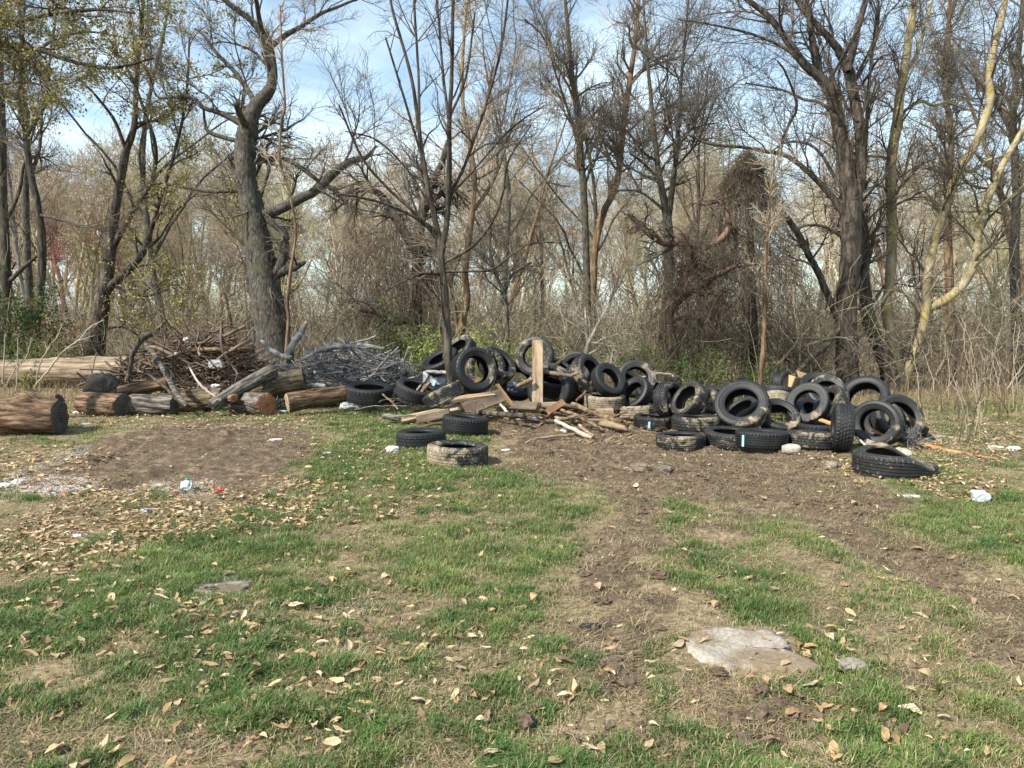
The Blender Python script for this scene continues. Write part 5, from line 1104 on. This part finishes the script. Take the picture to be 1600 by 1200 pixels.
tree('bare_tree', 15.5, [[(1327, 630, 50), (1325, 600, 43), (1323, 540, 40), (1323, 480, 38), (1327, 425, 38), (1330, 370, 39), (1331, 325, 40), (1326, 285, 30), (1318, 235, 25), (1310, 195, 23), (1302, 160, 22), (1288, 128, 20), (1255, 98, 16), (1228, 60, 13), (1200, 25, 11), (1150, -15, 9), (1120, -50, 7)],
     [(1332, 330, 26), (1342, 285, 23), (1346, 235, 21), (1342, 190, 20), (1334, 150, 20), (1325, 108, 20), (1308, 75, 15), (1285, 48, 12), (1255, 15, 11), (1225, -40, 9)], [(1324, 112, 14), (1332, 80, 13), (1340, 45, 12), (1350, 10, 11), (1362, -50, 8)], [(1284, 130, 15), (1274, 95, 14), (1268, 55, 11), (1260, 10, 9), (1240, -40, 7)],
     [(1313, 505, 14), (1295, 465, 13), (1278, 425, 13), (1262, 395, 13), (1245, 362, 13), (1225, 335, 10), (1200, 318, 7)], [(1322, 340, 15), (1300, 308, 12), (1275, 280, 11), (1255, 262, 10), (1228, 243, 9), (1195, 236, 8), (1160, 230, 6), (1110, 225, 5), (1075, 210, 4)], [(1312, 512, 10), (1292, 540, 10), (1265, 562, 10), (1238, 590, 8)],
     [(1325, 375, 8), (1290, 355, 6), (1262, 352, 5), (1240, 360, 4)], [(1318, 300, 7), (1300, 270, 6), (1282, 240, 6), (1262, 225, 5), (1230, 222, 4), (1200, 240, 3)], [(1306, 180, 8), (1280, 160, 6), (1255, 155, 5), (1220, 140, 4), (1165, 130, 3)], [(1250, 95, 7), (1225, 75, 6), (1180, 55, 5), (1120, 40, 4), (1060, 30, 3)], [(1334, 150, 6), (1355, 120, 5), (1375, 90, 4), (1395, 85, 3)], [(1340, 190, 5), (1322, 165, 5), (1310, 120, 4), (1330, 60, 3)], [(1215, 240, 6), (1230, 200, 6), (1245, 165, 5), (1228, 115, 4), (1215, 95, 3)]],
     'big dark tree with many ascending limbs behind the right heap of tyres', M_dark, M_tw_dark, 14, n=(90, 560, 2800), L1=(.5, 2.2), trunk_from=.45, thick=.4, slim=.8)
tree('bare_tree', 16.2, [[(1400, 640, 40), (1396, 610, 36), (1388, 580, 31), (1375, 545, 27), (1362, 515, 26), (1354, 480, 26), (1350, 440, 24), (1350, 415, 20), (1356, 385, 9), (1352, 350, 8), (1344, 320, 7)], [(1352, 420, 15), (1343, 385, 13), (1338, 340, 12), (1346, 290, 10), (1352, 230, 8), (1358, 130, 6), (1372, 10, 5)], [(1360, 480, 7), (1380, 450, 6), (1395, 435, 5)]],
     'black leaning trunk close behind the big dark tree', M_dark, M_tw_dark, 15, n=(30, 200, 900), slim=.8)
tree('pale_tree', 16.6, [[(1406, 660, 34), (1404, 630, 31), (1402, 600, 28), (1397, 560, 22), (1390, 520, 18), (1384, 480, 16), (1389, 450, 17), (1392, 415, 18), (1393, 370, 18), (1393, 320, 18), (1391, 270, 17), (1396, 225, 17), (1402, 190, 17), (1406, 150, 16), (1413, 110, 15), (1420, 60, 14), (1428, 5, 12), (1432, -60, 9)],
     [(1405, 625, 20), (1418, 580, 18), (1430, 545, 17), (1437, 515, 17), (1439, 482, 19)], [(1437, 484, 13), (1455, 480, 17), (1475, 470, 17), (1495, 455, 16), (1513, 432, 15), (1526, 400, 15), (1529, 360, 15), (1538, 325, 14), (1553, 290, 12), (1568, 255, 11), (1585, 225, 10), (1610, 180, 9), (1630, 110, 7)],
     [(1410, 600, 17), (1428, 555, 16), (1440, 520, 15), (1447, 480, 15), (1449, 440, 15), (1456, 395, 15), (1470, 345, 15), (1485, 300, 15), (1500, 262, 14), (1520, 232, 14), (1536, 195, 14), (1547, 155, 13), (1546, 120, 12), (1554, 70, 12), (1567, 20, 11), (1580, -60, 8)], [(1437, 486, 8), (1422, 468, 7), (1408, 455, 5), (1380, 454, 4), (1345, 458, 4), (1315, 468, 3)],
     [(1404, 182, 7), (1418, 170, 6), (1440, 158, 6), (1458, 165, 5), (1480, 160, 4), (1510, 172, 3)], [(1416, 112, 7), (1430, 90, 7), (1443, 50, 6), (1458, -5, 5)], [(1392, 250, 6), (1375, 245, 5), (1350, 245, 4), (1320, 258, 3)], [(1530, 360, 7), (1555, 330, 6), (1590, 300, 5), (1640, 260, 3)], [(1500, 262, 7), (1520, 268, 6), (1545, 250, 5), (1580, 240, 3)], [(1394, 300, 5), (1372, 290, 4), (1350, 300, 3)]],
     'pale yellowish smooth barked tree with several stems on the right', M_pale, M_tw_dark, 16, n=(90, 520, 2500), L1=(.5, 2.0), thick=.3, slim=.86)
tree('bare_tree', 20.5, [[(1592, 640, 18), (1590, 540, 16), (1585, 400, 14), (1588, 300, 12), (1583, 200, 10), (1590, 100, 8), (1600, -20, 6)], [(1587, 330, 6), (1560, 300, 5), (1520, 290, 4), (1490, 270, 3)], [(1586, 220, 6), (1560, 170, 5), (1540, 140, 4), (1505, 100, 3)]], 'grey trunk at the right edge of the picture behind the pale tree', M_grey, M_tw_red, 17, n=(50, 380, 1900))
tree('bare_tree', 22.0, [[(1488, 640, 16), (1486, 540, 15), (1483, 430, 13), (1480, 330, 11), (1486, 230, 9), (1478, 130, 7), (1484, 0, 5)], [(1482, 360, 5), (1460, 320, 4), (1440, 290, 3)]], 'straight brown trunk between the stems of the pale tree', M_brown, M_tw_red, 18, n=(44, 340, 1700))
tree('bare_tree', 20.0, [[(408, 600, 17), (404, 550, 15), (402, 510, 13), (396, 470, 11), (390, 440, 10), (385, 400, 9), (380, 340, 7), (372, 260, 5)]], 'slim pale grey trunk just left of the old gnarled tree', M_tw_grey, M_tw_tan, 19, n=(20, 130, 600), buds=(240, YG, .07, 0))
tree('sapling', 14.2, [[(1184, 630, 8), (1188, 590, 8), (1193, 540, 8), (1195, 480, 7), (1196, 420, 5), (1200, 340, 4), (1210, 250, 3)]], 'thin straight tan sapling left of the big dark tree', M_brown, M_tw_tan, 20, 'sapling', n=(16, 80, 260), L1=(.3, .9))
tree('sapling', 15.0, [[(446, 600, 8), (448, 545, 7), (451, 500, 6), (449, 470, 6), (454, 425, 5), (462, 360, 4), (452, 300, 4), (437, 250, 4), (440, 190, 4), (445, 165, 4), (441, 100, 3), (438, 10, 2)], [(452, 460, 3), (470, 440, 3), (490, 400, 2)]], 'tall thin tan sapling just right of the old gnarled tree', M_brown, M_tw_tan, 21, 'sapling', n=(22, 100, 330), L1=(.4, 1.2))
tree('sapling', 14.8, [[(795, 610, 8), (794, 560, 8), (792, 500, 7), (788, 460, 6), (775, 430, 5), (765, 390, 4), (768, 340, 3)], [(789, 462, 4), (800, 430, 4), (830, 410, 3)]], 'slim grey sapling between the topmost tyre and the young tree', M_grey, M_tw_dark, 22, 'sapling', n=(22, 130, 500), L1=(.3, 1.1))
tree('dead_sapling', 14.0, [[(905, 610, 7), (911, 570, 7), (918, 540, 6), (926, 522, 5), (938, 500, 4), (950, 478, 3)], [(918, 542, 4), (916, 515, 3), (914, 480, 2)], [(922, 535, 3), (950, 540, 2), (965, 550, 2)]], 'bleached dead sapling leaning right behind the tyre pile', M_tw_pale, M_tw_pale, 23, 'sapling', n=(12, 50, 150), L1=(.3, .8))
tree('dead_sapling', 19.5, [[(376, 610, 11), (370, 555, 9), (362, 520, 8), (355, 480, 7), (348, 455, 5), (341, 440, 4)]], 'broken pale leaning stem left of the old gnarled tree', M_bare, M_tw_tan, 24, 'sapling', n=(0, 0, 0))
tree('pine_bough_tree', 10.5, [[(-190, 740, 30), (-185, 500, 26), (-180, 300, 22), (-178, 120, 19), (-180, -80, 15), (-182, -300, 8)], [(-178, 40, 13), (-90, 55, 11), (0, 68, 9), (60, 78, 7), (120, 98, 6), (180, 106, 5), (240, 90, 3)], [(-180, 0, 11), (-80, 30, 9), (10, 35, 8), (80, 22, 6), (150, 15, 5), (210, 20, 3)], [(60, 78, 5), (90, 60, 4), (140, 50, 3), (200, 60, 2)], [(-179, -60, 10), (-60, -30, 8), (40, -20, 6), (120, -15, 5)], [(-178, 70, 8), (-90, 100, 7), (-20, 130, 5), (40, 128, 4), (90, 140, 3)]],
     'olive leafed boughs reaching in over the top left corner', M_dark, M_tw_dark, 25, n=(70, 420, 1700), L1=(.3, 1.0), up=-.02, dY=1.0, trunk_from=.5, buds=(4600, OL, .042, 0), tip=.002)
# repeated woodland trees behind: five kinds, copied
def wild(seed, H, r0, forks, n, tip=.0033, lean=.06):
    rn = np.random.RandomState(seed); K = 12; t = np.linspace(0, 1, K); P_ = [np.zeros((K, 3))]; d = np.array((rn.normal(0, lean), rn.normal(0, lean), 1.)); p = np.zeros(3)
    for k in range(1, K):
        p = p + unit(d) * H / (K - 1); P_[0][k] = p; d = d + np.array((rn.normal(0, .1), rn.normal(0, .1), .06))
    R_ = [r0 * (1 - t) ** .8 + .012]
    Pm, Rm_ = np.array(P_), np.array(R_)
    Pf, Rf = spawn(Pm, Rm_, forks, rn, t=(.25, .85), L=(.35, .6), ang=(32, 8), up=.25, rr=.55, K=12, wig=.12, rtip=.01)
    Pa = np.concatenate((Pm, Pf)); Ra = np.concatenate((Rm_, Rf)); A_ = Acc(); A_.add(*tubes(Pm, Rm_, 9)); A_.add(*tubes(Pf, Rf, 6))
    Pt = Pa.copy(); Rt = Ra.copy(); q, w_ = resample(Pm[0][4:], Rm_[0][4:], 12); Pt[0] = q; Rt[0] = w_
    P1, R1 = spawn(Pt, Rt, n[0], rn, t=(.1, 1), Labs=(.6, 2.4), ang=(48, 14), up=.25, rr=.5, K=7, wig=.2, rtip=tip * 1.3)
    P2, R2 = spawn(P1, R1, n[1], rn, t=(.15, 1), L=(.3, .75), ang=(42, 14), up=.15, rr=.6, K=5, wig=.22, rtip=tip)
    P3, R3 = spawn(P2, R2, n[2], rn, t=(.1, 1), L=(.4, .9), ang=(42, 16), up=.1, rr=.65, K=4, wig=.22, rtip=tip)
    B_ = Acc()
    for a, b_, S in ((P1, R1, 4), (P2, R2, 3), (P3, R3, 3)): B_.add(*tubes(a, b_, S))
    return A_, B_
rw = np.random.RandomState(99); kinds = []
KLAB = ['grey bare tree standing in the woods behind the clearing', 'brown bare tree standing in the woods behind the clearing', 'tan twiggy tree standing in the woods behind the clearing', 'reddish bare tree standing in the woods behind the clearing', 'slim pale tree standing in the woods behind the clearing']
KM = [(M_grey, M_tw_tan), (M_brown, M_tw_dark), (M_brown, M_tw_tan), (M_dark, M_tw_red), (M_tw_grey, M_tw_tan)]
for k in range(5):
    A_, B_ = wild(300 + k, [12, 13, 9, 11, 10][k], [.11, .13, .08, .1, .07][k], [5, 4, 6, 5, 3][k], (46, 330, 1700))
    kinds.append((A_.mesh('tree_trunk'), B_.mesh('tree_crown')))
spots = []
while len(spots) < 20:
    Yt = rw.uniform(21, 36); xt = rw.uniform(-.78, .78) * Yt
    if all((xt - a) ** 2 + (Yt - b_) ** 2 > 3.2 for a, b_ in spots): spots.append((xt, Yt))
for k, (xt, Yt) in enumerate(spots):
    kd = k % 5
    if k < 5:
        e = empty('woodland_tree', (xt, Yt, 0), KLAB[kd], 'tree', 'bare woodland trees behind the clearing'); obj('trunk', kinds[kd][0], KM[kd][0], e); obj('crown', kinds[kd][1], KM[kd][1], e); kinds[kd] = (*kinds[kd], e)
    else: e = dup(kinds[kd][2], KLAB[kd])
    e.location = (xt, Yt, float(ground_z(xt, Yt)) - .05); e.rotation_euler = (0, 0, rw.uniform(0, 6.28)); s_ = rw.uniform(.75, 1.1); e.scale = (s_,) * 3
# far woods as one mass
fk = [wild(400 + k, 10.5, .12, 6, (60, 300, 800), .009) for k in range(5)]
fk = [(np.concatenate(a.V + b_.V), np.concatenate([q for q in a.Q] + [q + a.n for q in b_.Q])) for a, b_ in fk]
A = Acc(); TN = np.array([(.43, .355, .245), (.36, .3, .205), (.5, .425, .305), (.27, .222, .155), (.33, .26, .17), (.34, .32, .17), (.43, .39, .33)])
for k in range(260):
    Yt = 31 + 60 * rw.uniform() ** 1.4; xt = rw.uniform(-.8, .8) * Yt; V, Qg = fk[k % 5]; a_ = rw.uniform(0, 6.28); s_ = rw.uniform(.65, 1.2) * (.165 * Yt + 1.6 - float(ground_z(xt, Yt))) / 10.0
    R_ = np.array(((math.cos(a_), -math.sin(a_), 0), (math.sin(a_), math.cos(a_), 0), (0, 0, 1))) * s_
    tn = TN[rw.randint(0, 7)]
    if xt / Yt < -.45 and rw.uniform() < .25: tn = np.array((.3, .13, .1))
    A.add(V @ R_.T + np.array((xt, Yt, float(ground_z(xt, Yt)) - .1)), Qg, col=tn * rw.uniform(.8, 1.2))
o = obj('far_woods', A.mesh('far_woods'), M_woods); tag(o, 'bare tan woods rising far behind the clearing', kind='stuff')
# undergrowth: thin arching stems behind the piles
nU = 8200; Yu = rw.uniform(14.6, 38, nU); Yu = np.where(np.arange(nU) > 5600, 36 + 40 * rw.uniform(0, 1, nU), Yu); xu = rw.uniform(-.8, .8, nU) * Yu
ok = Yu > np.where(xu < -3.5, 18.2, np.where(xu > 5.2, 15.0, 15.0)); Yu, xu = Yu[ok], xu[ok]; nU = len(Yu)
K = 7; Pu = np.empty((nU, K, 3)); Pu[:, 0] = np.stack((xu, Yu, ground_z(xu, Yu) - .03), 1); d = unit(np.stack((rw.normal(0, .35, nU), rw.normal(0, .35, nU), np.ones(nU)), 1)); grn_ = rw.uniform(0, 1, nU) < .3; hU = rw.uniform(.8, 3.4, nU) * np.where(Yu > 36, 1.7, 1)
for k in range(1, K): Pu[:, k] = Pu[:, k - 1] + d * hU[:, None] / (K - 1); d = d + rw.normal(0, .2, (nU, 3)); d[:, 2] -= .06; d = unit(d)
Ru = np.linspace(1, .35, K)[None] * rw.uniform(.005, .012, (nU, 1)) * np.maximum(1, Yu / 26)[:, None]; Pv, Rv = spawn(Pu, Ru, nU * 6, rw, t=(.2, 1), L=(.2, .55), ang=(45, 15), up=.1, rr=.6, K=4, wig=.25, rtip=.0048)
A = Acc(); V, Qg = tubes(Pu, Ru, 3); cu = TN[rw.randint(0, 4, nU)] * np.where(rw.uniform(0, 1, (nU, 1)) < .35, .3, rw.uniform(.4, 1.1, (nU, 1))); A.add(V, Qg, col=np.repeat(cu, K * 3, 0))
V, Qg = tubes(Pv, Rv, 3); cu = np.where(rw.uniform(0, 1, (len(Pv), 1)) < .07, np.array((.24, .29, .11)), TN[rw.randint(0, 4, len(Pv))]) * np.where(rw.uniform(0, 1, (len(Pv), 1)) < .3, .32, rw.uniform(.4, 1.1, (len(Pv), 1))); A.add(V, Qg, col=np.repeat(cu, 12, 0))
o = obj('undergrowth', A.mesh('undergrowth'), M_woods); tag(o, 'dry tangled undergrowth along the edge of the woods', kind='stuff')
# ------------------------------------------------------------------ shrubs, weeds
def shrub(name, px, py, Yd, wpx, hpx, n, cols, size, label, seed, twig=M_tw_tan, cat='shrub', st=22):
    rn = np.random.RandomState(seed); c = at(px, py, Yd); c[2] = float(ground_z(c[0], c[1])); w = wpx * Yd / F; h = hpx * Yd / F
    e = empty(name, c, label, cat); K = 6; Pp = np.empty((st, K, 3)); Pp[:, 0] = np.stack((rn.normal(0, w * .12, st), rn.normal(0, w * .12, st), np.zeros(st)), 1)
    d = unit(np.stack((rn.normal(0, .55 * w / h, st), rn.normal(0, .4, st), np.ones(st)), 1)); ln_ = rn.uniform(.6, 1.1, st) * h
    for k in range(1, K): Pp[:, k] = Pp[:, k - 1] + d * ln_[:, None] / (K - 1); d = unit(d + rn.normal(0, .18, (st, 3)))
    Rr = np.linspace(.008, .003, K)[None] * np.ones((st, 1)); P2, R2 = spawn(Pp, Rr, st * 9, rn, t=(.15, 1), L=(.25, .6), ang=(50, 15), up=.1, rr=.7, K=5, wig=.22, rtip=.0025)
    A_ = Acc(); A_.add(*tubes(Pp, Rr, 5)); A_.add(*tubes(P2, R2, 3)); obj('stems', A_.mesh('shrub_stems'), twig, e)
    n = int(n * 2.2); i = rn.randint(0, len(P2), n); j = rn.randint(1, 5, n); Pc = P2[i, j] + rn.normal(0, .05, (n, 3)); V, Qg = leafquads(Pc, np.full(n, size), rn)
    cc = np.array(cols)[rn.randint(0, len(cols), n)] * rn.uniform(.7, 1.3, (n, 1)); obj('foliage', mesh_np('shrub_foliage', V, Qg, None, False, np.repeat(cc, 4, 0)), M_foliage, e)
    return e
G1 = [(.17, .25, .045), (.23, .3, .065), (.12, .19, .035), (.29, .33, .1)]; G2 = [(.07, .12, .028), (.1, .155, .035), (.14, .19, .05)]
shrub('green_shrub', 655, 590, 14.9, 95, 105, 1500, G1, .05, 'yellow green leafing shrub behind the grey brush heap', 1)
shrub('green_shrub', 755, 590, 14.6, 90, 105, 1500, G1, .05, 'bright green leafing shrub between the young tree and the topmost tyre', 2)
shrub('green_shrub', 600, 590, 15.8, 60, 85, 600, G1, .045, 'sparse leafing shrub behind the right end of the grey brush heap', 3)
shrub('green_shrub', 1100, 600, 14.6, 70, 75, 1200, G2, .05, 'low dark green shrub behind the ribbed tan-rimmed tyre', 4)
shrub('green_shrub', 1180, 600, 15.2, 60, 60, 700, G2, .05, 'low dull green shrub at the foot of the tan sapling', 5)
shrub('green_shrub', 965, 600, 15.6, 110, 100, 1000, G2, .045, 'thin green shrub behind the arched open tyre', 6)
shrub('green_shrub', 860, 600, 15.4, 90, 85, 800, G1, .045, 'leafing shrub right behind the topmost tyre', 21)
shrub('green_shrub', 1010, 600, 14.9, 80, 120, 800, G2, .045, 'dull green shrub between the bleached sapling and the shaggy trunk', 22)
shrub('green_shrub', 700, 590, 16.2, 110, 90, 900, G1, .05, 'low green shrub farther back behind the young tree', 23)
shrub('green_shrub', 1265, 600, 17.5, 70, 90, 700, G2, .05, 'dull green shrub behind the cardboard box', 7)
shrub('green_shrub', 22, 600, 18.0, 85, 170, 2600, [(.035, .07, .015), (.05, .095, .02), (.075, .12, .03)], .07, 'dense dark green evergreen shrub at the left edge', 8, M_tw_dark)
shrub('green_shrub', 60, 600, 17.6, 40, 80, 700, G1, .05, 'small bright shrub beside the dark evergreen one', 9)
shrub('brown_leaf_shrub', 78, 590, 18.5, 70, 120, 500, [(.25, .1, .03), (.32, .15, .05), (.18, .08, .03)], .07, 'shrub holding rusty brown leaves beside the slim curving trunk', 10)
shrub('yellow_flower_clump', 49, 615, 16.2, 26, 26, 320, [(.35, .3, .03), (.1, .14, .03), (.07, .11, .02)], .045, 'small clump with yellow flowers in the dry grass on the left', 11, st=12)
shrub('green_shrub', 615, 500, 15.7, 60, 160, 900, G2, .055, 'dark green creeper climbing the dead snag', 12, M_tw_dark)
shrub('twiggy_shrub', 330, 590, 20.0, 120, 190, 700, YG, .05, 'twiggy shrub with yellow buds left of the old gnarled tree', 13)
shrub('dead_weed_clump', 1425, 684, 9.0, 34, 36, 40, [(.1, .085, .06)], .02, 'grey dead twiggy weed in front of the far right tyres', 14, M_tw_grey, 'weed', 16)
for k, pl in enumerate([[(52, 608, 16, 2.4), (78, 575, 15.9, 3), (100, 548, 15.8, 3), (125, 530, 15.8, 2.4), (140, 512, 15.8, 2), (163, 500, 15.8, 1.4)], [(55, 608, 16.0, 2), (62, 570, 15.9, 2.4), (75, 545, 15.9, 2), (90, 525, 15.9, 2), (98, 505, 15.9, 1.2)], [(8, 605, 16, 2), (25, 575, 16, 2), (40, 560, 16, 2), (50, 527, 16, 1.4)], [(4, 600, 15.8, 2), (6, 560, 15.8, 2), (8, 522, 15.8, 1.4)], [(25, 610, 15.5, 2), (28, 575, 15.5, 2), (28, 528, 15.5, 1.3)]]):
    B('bleached_stem', pl, ['tallest bleached shrub stem arching right in front of the fallen trunk', 'bleached stem with crooked tip left of the tallest one', 'low bleached stem leaning right by the left edge', 'upright bleached stem at the very left edge', 'upright dry stem before the fallen trunk near the left edge'][k], M_tw_pale, .006, 60 + k, 5, 5, 'stem')
rg = np.random.RandomState(123)
for k in range(34):
    bx, by = rg.uniform(1435, 1620), rg.uniform(600, 700); Yd = 1803 / (by - 500); hh = rg.uniform(60, 190) * (11 / Yd if Yd > 11 else 1); lx = rg.normal(0, 25)
    B('dry_weed', [(bx, by, Yd, 1.8 if k % 2 else 2.4), (bx + lx * .3 + rg.normal(0, 4), by - hh * .4, Yd, 1.7), (bx + lx * .7 + rg.normal(0, 4), by - hh * .75, Yd, 1.4), (bx + lx, by - hh, Yd, 1.0)], 'tall dry tan weed stalk standing at the right edge of the clearing', [M_tw_tan, M_brown, M_tw_dark, M_tw_tan][k % 4], .006, 500 + k, 4, 4, 'weed', 'dry weed stalks at the right')
def drygrass(n, gen, seed, hh=(.12, .45)):
    rn = np.random.RandomState(seed); x_, y_ = gen(rn, n); c_ = np.array((.34, .27, .16)) * rn.uniform(.4, 1.2, (n, 1))
    global rng
    return blades(x_, y_, rn.uniform(*hh, n), np.full(n, .009), np.abs(rn.normal(.25, .3, n)), rn.uniform(0, 6.28, n), c_ * .85, c_ * 1.1, .4)
A = Acc()
for V, Qb, Tb, C in (drygrass(2600, lambda r, n: (r.uniform(5.6, 13, n), r.uniform(12.2, 17, n)), 1), drygrass(1600, lambda r, n: (r.uniform(-13, -8.2, n), r.uniform(13.2, 17, n)), 2), drygrass(900, lambda r, n: (r.normal(4.9, .5, n), r.normal(12.4, .6, n)), 3)): A.add(V, Qb, Tb, C)
o = obj('dry_grass', A.mesh('dry_grass', False), M_blade); tag(o, 'rank dry grass at the edges of the clearing', kind='stuff')
